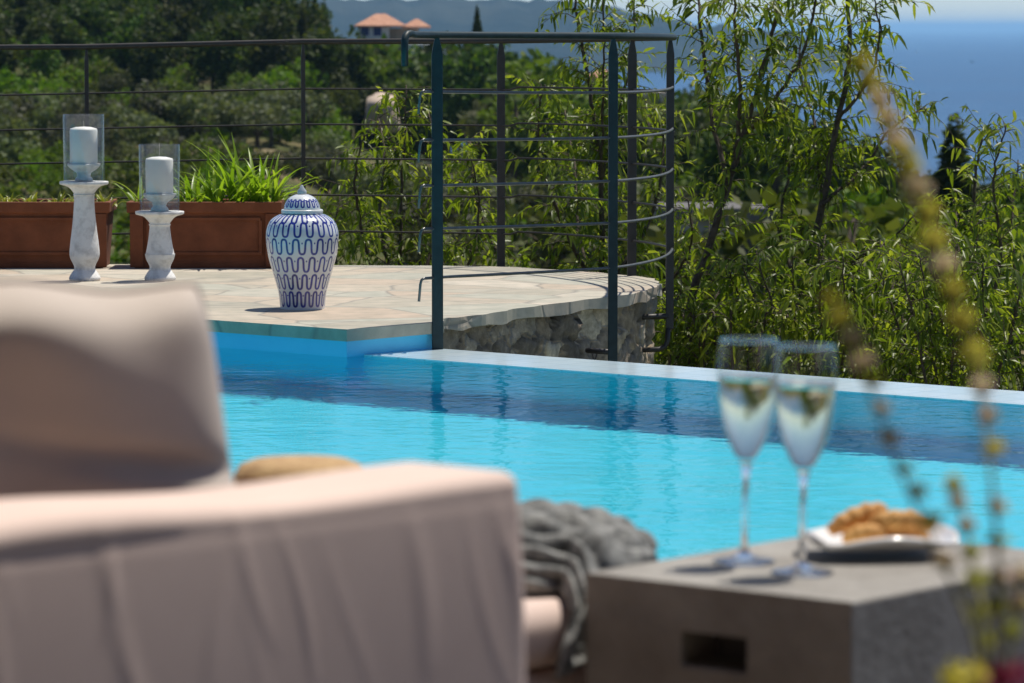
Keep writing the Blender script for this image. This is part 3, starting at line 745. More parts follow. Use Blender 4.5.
scatter('olive', 50, -60, 345, 235, 350, (.8, 1.2), 'grey-green olive tree below the pine wood', 'tree', 'olive trees on the dry slope', 1.5)
scatter('bush', 42, -60, 345, 110, 225, (.45, .8), 'dark low bush on the valley slope', 'bush', 'bushes on the slope behind the planters', 1.6)
scatter('olive', 22, 345, 720, 150, 380, (.8, 1.2), 'grey-green olive tree below the far villas', 'tree', 'olive trees behind the railing', 1.8)
scatter('bush', 40, 440, 760, 120, 400, (.7, 1.2), 'green bush on the lower slope', 'bush', 'bushes behind the almond trees', 1.6)
scatter('bush', 50, 690, 1080, 60, 330, (.7, 1.25), 'dark bush on the seaward slope', 'bush', 'bushes on the seaward slope', 1.6)
def plant_top(kind, px, ytop, Y, hgt, label, cat, group):
    p = at_y(px, ytop, Y); z = float(terrain_z(p.x, Y)); sc = min(max((p.z - z) / hgt, .35), 1.6 if kind == 'pine' else 2.4)
    return plant_tree(kind, p.x, Y, sc, label, cat, group, z=p.z - sc * hgt)
for px in range(330, 362, 5): plant_top('pine', px, random.uniform(34, 58), random.uniform(395, 412), 8.4, 'dark tree before the red-roofed villa', 'tree', 'trees in front of the villa')
for px in range(360, 446, 7): plant_top('bush', px, random.uniform(40, 50) if px < 405 else random.uniform(56, 68), random.uniform(400, 414), 3.2, 'green bush below the red-roofed villa', 'bush', 'bushes in front of the villa')
for px in range(440, 520, 9): plant_top('pine', px + random.uniform(-3, 3), random.uniform(38, 52), random.uniform(385, 410), 8.4, 'dark tree beside the red-roofed villa', 'tree', 'trees beside the red-roofed villa')
for px in range(515, 720, 11): plant_top('bush', px + random.uniform(-3, 3), np.interp(px, [515, 570, 640, 720], [60, 80, 92, 102]) + random.uniform(-5, 5), random.uniform(280, 350), 3.2, 'green bush on the lower slope', 'bush', 'bushes behind the almond trees')
for px in range(680, 1060, 13): plant_top('pine', px + random.uniform(-4, 4), np.interp(px, [680, 760, 850, 900, 1030], [103, 108, 130, 160, 178]) + random.uniform(-5, 9), random.uniform(180, 260), 8.4, 'dark pine rising just below the sea', 'tree', 'pines on the seaward slope')
p = at_y(955, 112, 150); o = plant_tree('cypress', p.x, 150, .62, 'solitary dark conical conifer standing against the sea at right', 'tree', None, z=p.z - .62 * 9.1)
o.scale = (.95, .95, .62)
p = at_y(477, 6, 430); h_ = float(terrain_z(p.x, 430))
plant_tree('cypress', p.x, 430, .5, 'thin solitary conifer spire against the blue mountain, right of the villa', 'tree', None, z=p.z - 4.6)
for (k, o) in list(PROTO.items()):
    if not o[1]:
        for ch in list(o[0].children): bpy.data.objects.remove(ch)
        bpy.data.objects.remove(o[0])

# ------------------------------------------------------------------ far houses, wall, boats
def hip(mb, x0, x1, y0, y1, z0, h, ov=.5):
    x0 -= ov; x1 += ov; y0 -= ov; y1 += ov; w = min(x1 - x0, y1 - y0) / 2
    if x1 - x0 > y1 - y0: r = [(x0 + w, (y0 + y1) / 2, z0 + h), (x1 - w, (y0 + y1) / 2, z0 + h)]; fs = [(0, 1, 5, 4), (1, 2, 5), (2, 3, 4, 5), (3, 0, 4)]
    else: r = [((x0 + x1) / 2, y0 + w, z0 + h), ((x0 + x1) / 2, y1 - w, z0 + h)]; fs = [(0, 1, 4), (1, 2, 5, 4), (2, 3, 5), (3, 0, 4, 5)]
    mb.add([(x0, y0, z0), (x1, y0, z0), (x1, y1, z0), (x0, y1, z0)] + r, fs + [(3, 2, 1, 0)], False)
    mb.box((x0, y0, z0 - .18), (x1, y1, z0 - .002))
HY = 425.0; e = at_y(356, 25.5, HY); x0 = at_y(359, 0, HY).x; x1 = at_y(389, 0, HY).x; x2 = at_y(418, 0, HY).x
hz0 = float(terrain_z(x1, HY)); ez = e.z
vil = thing('villa', (x1, HY, hz0), 'white villa with a terracotta hip roof and blue shutters on the hillside', 'house')
MB().box((x0, HY, hz0 - 2), (x1, HY + 3.3, ez - .19)).build('wall', M['white_wall'], vil)
MB().box((x1 + .003, HY + .8, hz0 - 2), (x2, HY + 3.2, ez - .29)).build('wall', M['stone_wall_far'], vil)
xa = at_y(401, 0, HY).x; mb = MB(); hip(mb, x0, xa, HY, HY + 3.4, ez, 1.25); mb.build('roof', M['red_tile'], vil)
mb = MB(); hip(mb, xa + .6, x2 + .8, HY + .9, HY + 2.6, ez - .1, .8); mb.build('roof', M['red_tile'], vil)
for px in (365, 377.5):
    a = at_y(px, 31, HY); w_ = MB().box((a.x - .42, HY - .05, a.z - .5), (a.x + .42, HY + .02, a.z + .5)).build('window', M['shutter'], vil)
    MB().box((a.x - .55, HY - .08, a.z - .60), (a.x + .55, HY - .003, a.z - .503)).build('sill', M['white_wall'], w_)
a = at_y(405, 70, HY - 5); b2 = at_y(448, 44, HY - 5)
MB().box((a.x, HY - 6, hz0 - 2), (b2.x, HY - .005, b2.z)).build('terrace_wing', M['white_wall'], vil)
MB().box((a.x - .2, HY - 6.3, at_y(1, 61, HY - 6).z), (b2.x + .2, HY - 6.003, at_y(1, 57, HY - 6).z)).build('balcony_slab', M['white_wall'], vil)
# pale cutting below the villa
d = at_y(383, 98, 330); 
mb = MB(); n = 18; rr = [(random.uniform(.8, 1.15)) for _ in range(n)]
cs = [(math.cos(2 * math.pi * k / n) * rr[k], math.sin(2 * math.pi * k / n) * rr[k]) for k in range(n)]
mb.add([(d.x + a_ * 1.25, 330 + b_ * 2.6, d.z - .1 + b_ * .5) for a_, b_ in cs] + [(d.x, 329.9, d.z - .1)] + [(d.x + a_ * 1.5, 333 + b_ * 2, d.z - 2.5 + b_ * .5) for a_, b_ in cs],
       [(k, (k + 1) % n, n) for k in range(n)] + [(k, k + n + 1, (k + 1) % n + n + 1, (k + 1) % n) for k in range(n)])
tag(mb.build('earth_bank', noisy('bare_earth', (.42, .33, .25), (.5, .4, .31), .8, .95)), kind='structure')
HY2 = 360.0; a = at_y(590, 79, HY2); b2 = at_y(668, 92, HY2); c2 = at_y(616, 1, HY2)
hz1 = float(terrain_z((a.x + b2.x) / 2, HY2)) - 2
h2 = thing('farmhouse', ((a.x + b2.x) / 2, HY2, hz1), 'beige house with a small terracotta roof half hidden by almond leaves behind the railing', 'house')
MB().box((a.x, HY2, hz1), (c2.x, HY2 + 6, a.z)).build('wall', M['beige_wall'], h2)
mb = MB(); hip(mb, a.x, c2.x, HY2, HY2 + 6, a.z + .185, .8, .3); mb.build('roof', M['red_tile'], h2)
MB().box((c2.x + .003, HY2 + 1, hz1), (b2.x, HY2 + 6, b2.z)).build('wall', M['beige_wall'], h2)
for px in (598, 608): a_ = at_y(px, 92, HY2); MB().box((a_.x - .3, HY2 - .04, a_.z - .5), (a_.x + .3, HY2 + .02, a_.z + .5)).build('window', M['shutter'], h2)
a_ = at_y(657, 103, HY2 + 1); MB().box((a_.x - .35, HY2 + .96, a_.z - .5), (a_.x + .35, HY2 + 1.02, a_.z + .5)).build('window', M['shutter'], h2)
# long low grey building in the gap beside the leaning trunk
WY_ = 96.0; a = at_y(664, 208, WY_); b2 = at_y(770, 280, WY_)
gw = thing('farm_building', ((a.x + b2.x) / 2, WY_, b2.z), 'low grey flat-roofed block building seen in the gap beside the leaning trunk', 'building')
MB().box((a.x, WY_, b2.z - 2), (b2.x, WY_ + 3, a.z - .3)).build('wall', M['grey_wall'], gw)
MB().box((a.x - .15, WY_ - .2, a.z - .298), (b2.x + .15, WY_ + 3.2, a.z)).build('roof', M['rough_roof'], gw)
for px in (690, 712, 748):
    q_ = at_y(px, 246, WY_); MB().box((q_.x - .22, WY_ - .03, q_.z - .55), (q_.x + .22, WY_ + .02, q_.z + .35)).build('window', M['slot'], gw)
def boat(px, py, ln, mt, lab, sail):
    d_ = (CAMZ - SEAZ) * F / (py - HZ); x_ = (px - 512) / F * d_
    bt = thing('sailing_boat' if sail else 'motor_boat', (x_, d_, SEAZ), lab, 'boat')
    mb = MB(); k = [(-.5, .28), (-.3, .4), (.1, .42), (.35, .25), (.5, 0)]
    top = [(x_ + a * ln, d_ + b_ * ln * .35, SEAZ + ln * .12) for a, b_ in k] + [(x_ + a * ln, d_ - b_ * ln * .35, SEAZ + ln * .12) for a, b_ in k[::-1]]
    bot = [(x_ + a * ln * .85, d_ + b_ * ln * .2, SEAZ - .3) for a, b_ in k] + [(x_ + a * ln * .85, d_ - b_ * ln * .2, SEAZ - .3) for a, b_ in k[::-1]]
    mb.add(top + bot, [tuple(range(10)), tuple(range(19, 9, -1))] + [(i, (i + 1) % 10, (i + 1) % 10 + 10, i + 10) for i in range(10)], False); mb.build('hull', mt, bt)
    if sail:
        MB().add([(x_ - ln * .35, d_, SEAZ + ln * .16), (x_ + .05 * ln, d_ - .1, SEAZ + ln * .16), (x_ + .03 * ln, d_ - .1, SEAZ + ln * 1.1), (x_ - ln * .33, d_ + .6, SEAZ + ln * .16), (x_ + .05 * ln, d_ + .5, SEAZ + ln * .16), (x_ + .03 * ln, d_ + .3, SEAZ + ln * 1.1)], [(0, 1, 2), (3, 5, 4), (0, 3, 4, 1), (1, 4, 5, 2), (2, 5, 3, 0)], False).build('sail', mt, bt)
    else:
        MB().box((x_ - ln * .2, d_ - ln * .1, SEAZ + ln * .121), (x_ + ln * .15, d_ + ln * .1, SEAZ + ln * .3)).build('cabin', mt, bt)
boat(916, 52.5, 11, M['hull'], 'tiny white sailing boat far out on the blue sea', True)
boat(971, 62, 11, M['hull_dark'], 'tiny dark motor boat far out on the blue sea', False)

# ------------------------------------------------------------------ planters and their plants
def planter(cx, cyy, w, dp, h, label):
    t_ = thing('planter', (cx, cyy, 0), label, 'planter', 'terracotta planters along the railing')
    a, b_ = w / 2, dp / 2; tp = .93
    def ring(s, z, inset=0): return [(cx + sx * (a * s - inset), cyy + sy * (b_ * (1 if s == 1 else tp) - inset), z) for sx, sy in ((-1, -1), (1, -1), (1, 1), (-1, 1))]
    mb = MB(); rows = [ring(tp, 0), ring(.985, h - .045), ring(1, h - .045, -.006), ring(1, h, -.008), ring(1, h, .018), ring(.985, h - .05, .022)]
    mb.grid(rows, True); mb.f += [(3, 2, 1, 0), (20, 21, 22, 23)]; mb.sm = [False] * len(mb.f); mb.build('body', M['terracotta'], t_, bevel=.004)
    for sx in (-1, 1):   # moulded corner pilasters
        x_ = cx + sx * (a * .955 - .02)
        MB().box((x_ - .028, cyy - b_ * .985 - .006, .004), (x_ + .028, cyy - b_ * .93, h - .047)).build('corner_moulding', M['terracotta'], t_, bevel=.004)
    fr = [cx - a * .74, cx + a * .74]
    yf = cyy - b_ * .965
    mb = MB()
    for z_ in (h * .2, h * .72): mb.box((fr[0], yf - .006, z_), (fr[1], yf + .012, z_ + .012))
    for x_ in fr: mb.box((x_ - .006, yf - .0055, h * .2), (x_ + .006, yf + .012, h * .72))
    mb.build('relief_panel', M['terracotta'], t_)
    MB().box((cx - a + .03, cyy - b_ + .03, h - .09), (cx + a - .03, cyy + b_ - .03, h - .028)).build('soil', M['soil'], t_)
    return t_
PY = 16.60
xL0 = (-60 - 512) / F * PY; xL1 = (108 - 512) / F * PY; xR0 = (128 - 512) / F * PY; xR1 = (280 - 512) / F * PY
PYc = PY + .15
planter((xL0 + xL1) / 2, PYc, xL1 - xL0, .30, .276, 'brown terracotta trough planter behind the taller candle stand')
planter((xR0 + xR1) / 2, PYc, xR1 - xR0, .30, .276, 'brown terracotta trough planter full of tall green blades, beside the blue and white jar')
def leafy(name, base, n, lng, wid, label, cat, group, mat, seed, spread=.5, droop=.6):
    rg = np.random.default_rng(seed); t_ = thing(name, base, label, cat, group); V_, F_, A_ = [], [], []; k0 = 0
    for i in range(n):
        az = rg.uniform(0, 6.28); el = rg.uniform(.5, 1.45); l = lng * rg.uniform(.45, 1.1); w = wid * rg.uniform(.7, 1.2); dr = droop * rg.uniform(.2, 1.2)
        o = np.array(base) + np.array([rg.normal(0, .02), rg.normal(0, .02), 0]); hd = np.array([math.cos(az), math.sin(az), 0]); sd_ = np.array([-hd[1], hd[0], 0])
        m = 8; at_ = np.clip(rg.normal(.5, .25), 0, 1)
        for j in range(m + 1):
            t = j / m; ang = el - dr * 1.6 * t * t
            if j == 0: p_ = o.copy()
            else: p_ = p_ + (hd * math.cos(ang) + np.array([0, 0, math.sin(ang)])) * l / m
            ww = w * min(1, .45 + 1.6 * t) * (1 - t ** 2.2) / 2 + .0005
            V_ += [p_ - sd_ * ww + np.array([0, 0, ww * .4]), p_, p_ + sd_ * ww + np.array([0, 0, ww * .4])]; A_ += [at_] * 3
            if j: b_ = k0 + (j - 1) * 3; F_ += [(b_, b_ + 1, b_ + 4, b_ + 3), (b_ + 1, b_ + 2, b_ + 5, b_ + 4)]
        k0 += (m + 1) * 3
    np_obj('leaves', np.array(V_), np.array(F_), mat, t_, attr=A_)
    tb = MB(); tb.tube([Vector(base) + Vector((0, 0, -.02)), Vector(base) + Vector((.004, 0, lng * .3))], [.006, .003], 6); tb.build('stem', mat, t_)
    return t_
labs = ['sparse green grass clump at the left end of the right planter', 'green grass clump beside the shorter candle glass', 'tall bright green grass clump in the middle of the planter', 'tallest upright green blades left of the patterned jar', 'arching green blades above the patterned jar lid', 'drooping green blades behind the patterned jar lid at the planter end']
for k, (px, n_, l) in enumerate([(140, 9, .18), (190, 24, .23), (215, 28, .26), (240, 32, .34), (258, 28, .29), (272, 22, .28)]):
    leafy('grass_plant', Vector(((px - 512) / F * PYc, PYc + random.uniform(-.06, .06), .25)), n_, l, .019, labs[k], 'plant', 'grassy plants in the right planter', M['leaf_bright'], 50 + k)
labs = ['low yellow-green succulent at the left edge of the left planter', 'low yellow-green succulent left of the taller candle stand', 'low green succulent just left of the taller candle column', 'trailing green succulent spilling over the right corner of the left planter', 'small green succulent right behind the taller candle plate']
for k, px in enumerate([6, 30, 58, 105, 80]):
    leafy('succulent', Vector(((px - 512) / F * (PYc - .05), PYc - .08 + random.uniform(0, .05), .25)), 42, .075, .013, labs[k], 'plant', 'low succulents in the left planter', M['leaf_succ'], 70 + k, droop=.9)

# ------------------------------------------------------------------ blue and white jar
def jar():
    c = at_z(302.5, 308.5, 0); t_ = thing('ginger_jar', c, 'white lidded porcelain jar painted with blue wavy lines', 'jar')
    m, nt, b, o = nmat('painted_porcelain')
    a = nt.nodes.new('ShaderNodeAttribute'); a.attribute_name = 'rnd'
    n_ = noise(nt, 25, 3); r0 = ramp(nt, [(.3, (.008, .014, .15)), (.7, (.025, .045, .34))]); nt.links.new(n_.outputs[0], r0.inputs[0])
    cc = mixcol(nt, a.outputs['Fac'], (.66, .68, .70), r0.outputs[0]); nt.links.new(cc, b.inputs['Base Color'])
    b.inputs['Roughness'].default_value = .22; b.inputs['Coat Weight'].default_value = .5; b.inputs['Coat Roughness'].default_value = .08
    prof = smooth_line([np.array(q_) for q_ in [(.080, 0), (.081, .02), (.086, .06), (.104, .125), (.122, .19), (.1295, .25), (.1265, .285), (.112, .315), (.088, .332), (.070, .338)]], 24)
    dome = smooth_line([np.array(q_) for q_ in [(.0645, .354), (.063, .366), (.055, .384), (.042, .397), (.026, .405), (.012, .408)]], 14)
    NT = 720; NP = 18
    # one period of the wavy line, rounded loops a little wider than their necks
    tt = np.linspace(-.25, 1.25, 180); cxp = tt - .062 * np.sin(4 * np.pi * tt); cyp = np.tanh(1.15 * np.sin(2 * np.pi * tt)) / math.tanh(1.15)
    def paint(rz, rows, amp, wd):
        th = np.arange(NT) / NT; rr = rz[:, 0]; zz = rz[:, 1]
        val = np.zeros((len(rz), NT))
        s_ = np.concatenate([[0], np.cumsum(np.hypot(np.diff(rr), np.diff(zz)))])
        for k, zc in enumerate(rows):
            sc = np.interp(zc, zz, s_); 
            for i in range(len(rz)):
                dv = s_[i] - sc
                if abs(dv) > amp + .02: continue
                ph = ((th * NP + .37 * k) % 1.0); cell = 2 * np.pi * max(rr[i], .03) / NP
                dx = (ph[:, None] - cxp[None]) * cell; dy = dv - cyp[None] * amp
                d = np.sqrt((dx * dx + dy * dy).min(1)); val[i] = np.maximum(val[i], np.clip((wd - d) / .0016 + .5, 0, 1))
                for oo, sg in ((.25, .55), (.75, -.55)):   # dots inside the loops
                    for w_ in (-1, 0, 1):
                        d2 = np.hypot((ph - oo + w_) * cell, dv + sg * -0.0 - (amp * .0 + sg * -amp * .9)); val[i] = np.maximum(val[i], np.clip((.0030 - d2) / .0012 + .5, 0, 1) * (sg < 0))
        return val
    def surf(name, rz, rows, amp, wd, closed_top=False):
        rz = np.array(rz); val = paint(rz, rows, amp, wd); an = 2 * np.pi * np.arange(NT) / NT
        vv = np.stack([c.x + rz[:, :1] * np.cos(an), c.y + rz[:, :1] * np.sin(an), np.repeat(rz[:, 1:2], NT, 1)], -1)
        ix = np.arange(len(rz) * NT).reshape(len(rz), NT); jx = np.roll(ix, -1, 1)
        return np_obj(name, vv.reshape(-1, 3), np.stack([ix[:-1], jx[:-1], jx[1:], ix[1:]], -1).reshape(-1, 4), m, t_, attr=val.ravel())
    surf('body', prof, [.038, .100, .162, .226, .287, .326], .026, .0039)
    lid = surf('lid', dome, [.377], .015, .0028)
    w_ = nmat('plain_porcelain')[0]; bb = w_.node_tree.nodes['Principled BSDF']; bb.inputs['Base Color'].default_value = (.66, .68, .66, 1); bb.inputs['Roughness'].default_value = .22
    MB().lathe([(.0, .3385), (.071, .3385), (.074, .342), (.0745, .350), (.072, .3535), (.0, .3535)], c.x, c.y).build('rim', w_, lid)
    MB().lathe([(0, .4075), (.014, .4075), (.017, .413), (.0155, .42), (.009, .428), (.004, .438), (0, .441)], c.x, c.y, 24).build('finial', noisy('grey_glaze', (.3, .33, .36), (.5, .53, .55), 40, .3), lid)
    MB().lathe([(0, .001), (.0795, .001)], c.x, c.y).build('base', w_, t_)
jar()

# ------------------------------------------------------------------ candle stands
def candle_set(px, zp, label, gl, cl):
    Yc = 15.8; x_ = (px - 512) / F * Yc
    t_ = thing('candle_stand', (x_, Yc, 0), label, 'candle stand', 'whitewashed candle stands')
    k = zp / .39
    pr = [(0, .001), (.060, .001), (.062, .012), (.052, .03), (.042, .045), (.043, .06), (.055, .085), (.0595, .105), (.057, .14 * max(k, .75)), (.047, .22 * k), (.041, .29 * k), (.0405, zp - .058), (.044, zp - .052), (.041, zp - .046), (.062, zp - .022), (.092, zp - .012), (.0965, zp - .006), (.096, zp), (0, zp)]
    pr = pr[:1] + [tuple(p) for p in smooth_line([np.array(p) for p in pr[1:-1]], 5)] + pr[-1:]
    MB().lathe(pr, x_, Yc, 40).build('column', M['whitewash'], t_)
    MB().lathe([(0, zp + .0015), (.036, zp + .0015), (.034, zp + .012), (.026, zp + .02), (.028, zp + .034), (.05, zp + .048), (.064, zp + .062), (.066, zp + .07), (.058, zp + .0705), (.05, zp + .064), (0, zp + .062)], x_, Yc, 40).build('cup', M['whitewash'], t_)
    g = MB().lathe([(.0805, zp + .002), (.0805, zp + .262), (.0790, zp + .264), (.0775, zp + .262), (.0775, zp + .002)], x_, Yc, 64).build('hurricane_glass', M['thin_glass'])
    tag(g, gl, 'glass', 'clear hurricane glasses')
    c_ = thing('pillar_candle', (x_, Yc, zp + .063), cl, 'candle', 'white pillar candles')
    zb = zp + .0635; MB().lathe([(0, zb), (.052, zb), (.0545, zb + .004), (.0545, zb + .138), (.052, zb + .145), (.03, zb + .151), (0, zb + .153)], x_, Yc, 40).build('wax', M['candlewax'], c_)
    MB().tube([(x_, Yc, zb + .15), (x_ + .001, Yc, zb + .165), (x_ + .0005, Yc, zb + .185 + (.02 if zp < .35 else -.01))], .0014, 6).build('wick', M['wick'], c_)
candle_set(84, .392, 'taller whitewashed turned candle stand on the flagstones', 'clear glass cylinder on the taller candle stand', 'thick white candle inside the glass on the taller stand')
candle_set(159.5, .274, 'shorter whitewashed turned candle stand in front of the right planter', 'clear glass cylinder on the shorter candle stand', 'thick white candle inside the glass on the shorter stand')

# ------------------------------------------------------------------ rounded soft boxes
def rbox(hx, hy, hz, r, n=(40, 20, 30), disp=None):
    """rounded box as six grids, non uniform spacing near edges; returns list of point rows per face"""
    def lin(h, k):
        a = np.linspace(-1, 1, k); inner = h - r
        core_ = np.linspace(-inner, inner, max(k - 12, 4)); e_ = r * np.tan(np.linspace(-math.pi / 4, 0, 7))[:-1]
        lo = -inner + e_ * 1.0; hi = (inner - e_)[::-1]
        return np.concatenate([lo, core_, hi])
    X_, Y_, Z_ = lin(hx, n[0]), lin(hy, n[1]), lin(hz, n[2]); faces = []
    def mk(A, B, fn):
        rows = []
        for a in A: rows.append([fn(a, b_) for b_ in B])
        return np.array(rows)
    faces.append(mk(X_, Y_, lambda a, b_: (a, b_, hz))); faces.append(mk(Y_, X_, lambda a, b_: (b_, a, -hz)))
    faces.append(mk(Y_, Z_, lambda a, b_: (hx, a, b_))); faces.append(mk(Z_, Y_, lambda a, b_: (-hx, b_, a)))
    faces.append(mk(Z_, X_, lambda a, b_: (b_, hy, a))); faces.append(mk(X_, Z_, lambda a, b_: (a, -hy, b_)))
    out = []
    H = np.array([hx, hy, hz]) - r
    for f in faces:
        inn = np.clip(f, -H, H); d = f - inn; l = np.linalg.norm(d, axis=-1, keepdims=True); nn = d / np.maximum(l, 1e-9)
        p = inn + nn * r
        if disp is not None: p = p + nn * disp(p, nn)[..., None]
        out.append(p)
    return out
def soft(name, center, ax, h, r, m, parent, n=(40, 20, 30), disp=None, tilt=None):
    mb = MB()
    for f in rbox(h[0], h[1], h[2], r, n, disp):
        w = center[None, None] if False else None
        rows = []
        for row in f:
            rr = []
            for p in row:
                q_ = Vector(p)
                if tilt is not None: q_ = tilt @ q_
                rr.append(center + ax[0] * q_.x + ax[1] * q_.y + Vector((0, 0, q_.z)))
            rows.append(rr)
        mb.grid(rows)
    ob = mb.build(name, m, parent)
    bm = bmesh.new(); bm.from_mesh(ob.data); bmesh.ops.remove_doubles(bm, verts=bm.verts, dist=1e-5); bm.to_mesh(ob.data); bm.free()
    for p in ob.data.polygons: p.use_smooth = True
    return ob

# sofa: local frame a = V (along the arm), s = -U (inwards from the arm's outer face)
AO = at_z(494, 484, .65); A_ = V; S_ = -U
def sof(t, s, z): return Vector((AO.x, AO.y, 0)) + A_ * t + S_ * s + Vector((0, 0, z))
sofa = thing('sofa', sof(-.5, .5, 0), 'blush beige upholstered sofa with a wide square arm in the foreground', 'sofa')
AL = 1.15; AH = .659; AT = .120
def folds(p, nn):
    t = p[..., 0]; z = p[..., 2]; side = np.clip(-nn[..., 1], 0, 1)
    top = AH / 2
    dz = np.clip((top - .015 - z) / .5, 0, 1)
    g = np.zeros_like(t)
    fr = random.Random(5)
    for k in range(48):
        t0 = fr.uniform(-AL / 2, AL / 2); sl = fr.uniform(-.25, .45); w = fr.uniform(.004, .010); a = fr.uniform(.0002, .0009); z0 = fr.uniform(-.01, .06); zl = fr.uniform(.05, .17)
        d = (top - z); x = t - t0 - sl * d + .015 * np.sin(d * 17 + k)
        env = np.clip(1 - np.abs((d - z0 - zl * .5) / (zl * .62)) ** 2, 0, 1)
        g += a * np.exp(-(x / w) ** 2) * env
    g += .002 * np.sin(t * 9 + z * 4) * dz * np.clip((AL / 2 - t) / .2, 0, 1)
    seam = -.0008 * np.exp(-((z - (top - .018)) / .003) ** 2)
    tp = np.clip(nn[..., 2], 0, 1)
    g += .011 * (1 - np.exp(-np.clip(top - z, 0, 1) / .09))
    return (g + seam) * side + tp * (.004 * np.sin(t * 7 + 1) + .003 * np.sin(t * 15))
arm = soft('arm', sof(-AL / 2 + .033, AT / 2, AH / 2), (A_, S_), (AL / 2, AT / 2, AH / 2), .013, M['fabric'], sofa, (330, 30, 120), folds)
mb = MB().tube([sof(t, .0012, AH - .014 + .0012 * math.sin(t * 9)) for t in np.linspace(-AL + .06, .012, 60)], .0014, 6); mb.build('piping', M['fabric'], arm)
soft('seat_cushion', sof(-.50, .56, .34), (A_, S_), (.49, .385, .075), .04, M['fabric'], sofa, (40, 40, 20), lambda p, nn: .006 * np.sin(p[..., 0] * 9) * np.sin(p[..., 1] * 8))
soft('base', sof(-.52, .56, .15), (A_, S_), (.50, .385, .105), .02, M['fabric'], sofa, (30, 30, 20))
soft('backrest', sof(-1.14, .56, .38), (A_, S_), (.10, .56, .34), .05, M['fabric'], sofa, (20, 40, 30))

# large pillow on the seat
def pillow():
    import mathutils
    yw = R(-25); A2 = A_ * math.cos(yw) + S_ * math.sin(yw); S2 = Vector((-A2.y, A2.x, 0))
    W, H, T = .26, .212, .075
    cen_ = at_y(205, 400, 3.26) ; cen_ = Vector((cen_.x, cen_.y, 0)) - A2 * .262 + Vector((0, 0, .577))
    NU, NV = 96, 84
    tl = mathutils.Matrix.Rotation(R(5), 3, 'X')
    rows = {1: [], -1: []}
    for sg in (1, -1):
        for j in range(NV + 1):
            v = -1 + 2 * j / NV; v = math.sin(v * math.pi / 2); row = []
            for i in range(NU + 1):
                u_ = -1 + 2 * i / NU; u_ = math.sin(u_ * math.pi / 2)
                th = (max(0, 1 - abs(u_) ** 6) ** .5) * (max(0, 1 - abs(v) ** 14) ** .5)
                pin = 1 - .05 * (1 - v * v) * abs(u_) ** 6 ; pinv = 1 - .05 * (1 - u_ * u_) * abs(v) ** 6
                wr = .006 * math.sin(9 * u_ + 5 * v) * math.sin(3 * v - 2 * u_) + .018 * math.exp(-((v - .42 + .25 * (u_ - .5)) / .05) ** 2) * max(0, u_) * -1 + .016 * math.exp(-((v - .30 + .35 * (u_ - .6) ** 2) / .07) ** 2) * max(0, u_ - .1)
                wr += .012 * math.exp(-(((u_ - .93) ** 2 + (v - .05) ** 2) / .02))
                tk = T * th * (1 + .05 * v) + wr * min(1, th * 1.6)
                cr = 1 - .035 * abs(u_) ** 6 * abs(v) ** 6
                x = W * u_ * pin * cr + .044 * (1 - v) * max(0, u_) - .004 * v; z = H * v * pinv * cr + .012 * math.sin(2.2 * u_ + .6) * max(0, v) - .006 * math.cos(9 * u_) * max(0, v) ** 3
                q_ = tl @ Vector((x, -sg * tk, z)); row.append(cen_ + A2 * q_.x + S2 * q_.y + Vector((0, 0, q_.z)))
            rows[sg].append(row)
    mb = MB(); mb.grid(rows[1]); mb.grid([r_[::-1] for r_ in rows[-1]])
    o = mb.build('pillow', M['pillow'])
    bm = bmesh.new(); bm.from_mesh(o.data); bmesh.ops.remove_doubles(bm, verts=bm.verts, dist=1e-5); bm.to_mesh(o.data); bm.free()
    for p in o.data.polygons: p.use_smooth = True
    print('pillow s', (cen_ - sof(0, 0, 0)).dot(S_), (cen_ - sof(0, 0, 0)).dot(A_))
    tag(o, 'large plump taupe linen pillow standing behind the sofa arm', 'pillow')
    edge_ = [rows[1][j][NU] for j in range(NV + 1)]; top_ = [rows[1][NV][i] for i in range(NU, -1, -1)]
    MB().tube(edge_ + top_[1:], .0045, 6).build('piping', M['pillow'], o)
pillow()

# ottoman behind the sofa arm with blanket and hat
ott = thing('ottoman', sof(.45, 1.05, 0), 'blush beige ottoman behind the sofa arm, under the knitted grey blanket', 'ottoman')
OY = 4.05; oc = at_y(579, 600, OY)      # near right top corner of its cushion
ot = (oc - sof(0, 0, 0)).dot(A_); os_ = (oc - sof(0, 0, 0)).dot(S_); oz = oc.z
soft('cushion', sof(ot - .37, os_ + .42, oz - .034), (A_, S_), (.47, .42, .034), .028, M['fabric'], ott, (30, 30, 16))
soft('base', sof(ot - .38, os_ + .42, (oz - .072) / 2), (A_, S_), (.47, .41, (oz - .072) / 2), .02, M['fabric'], ott, (30, 30, 16))

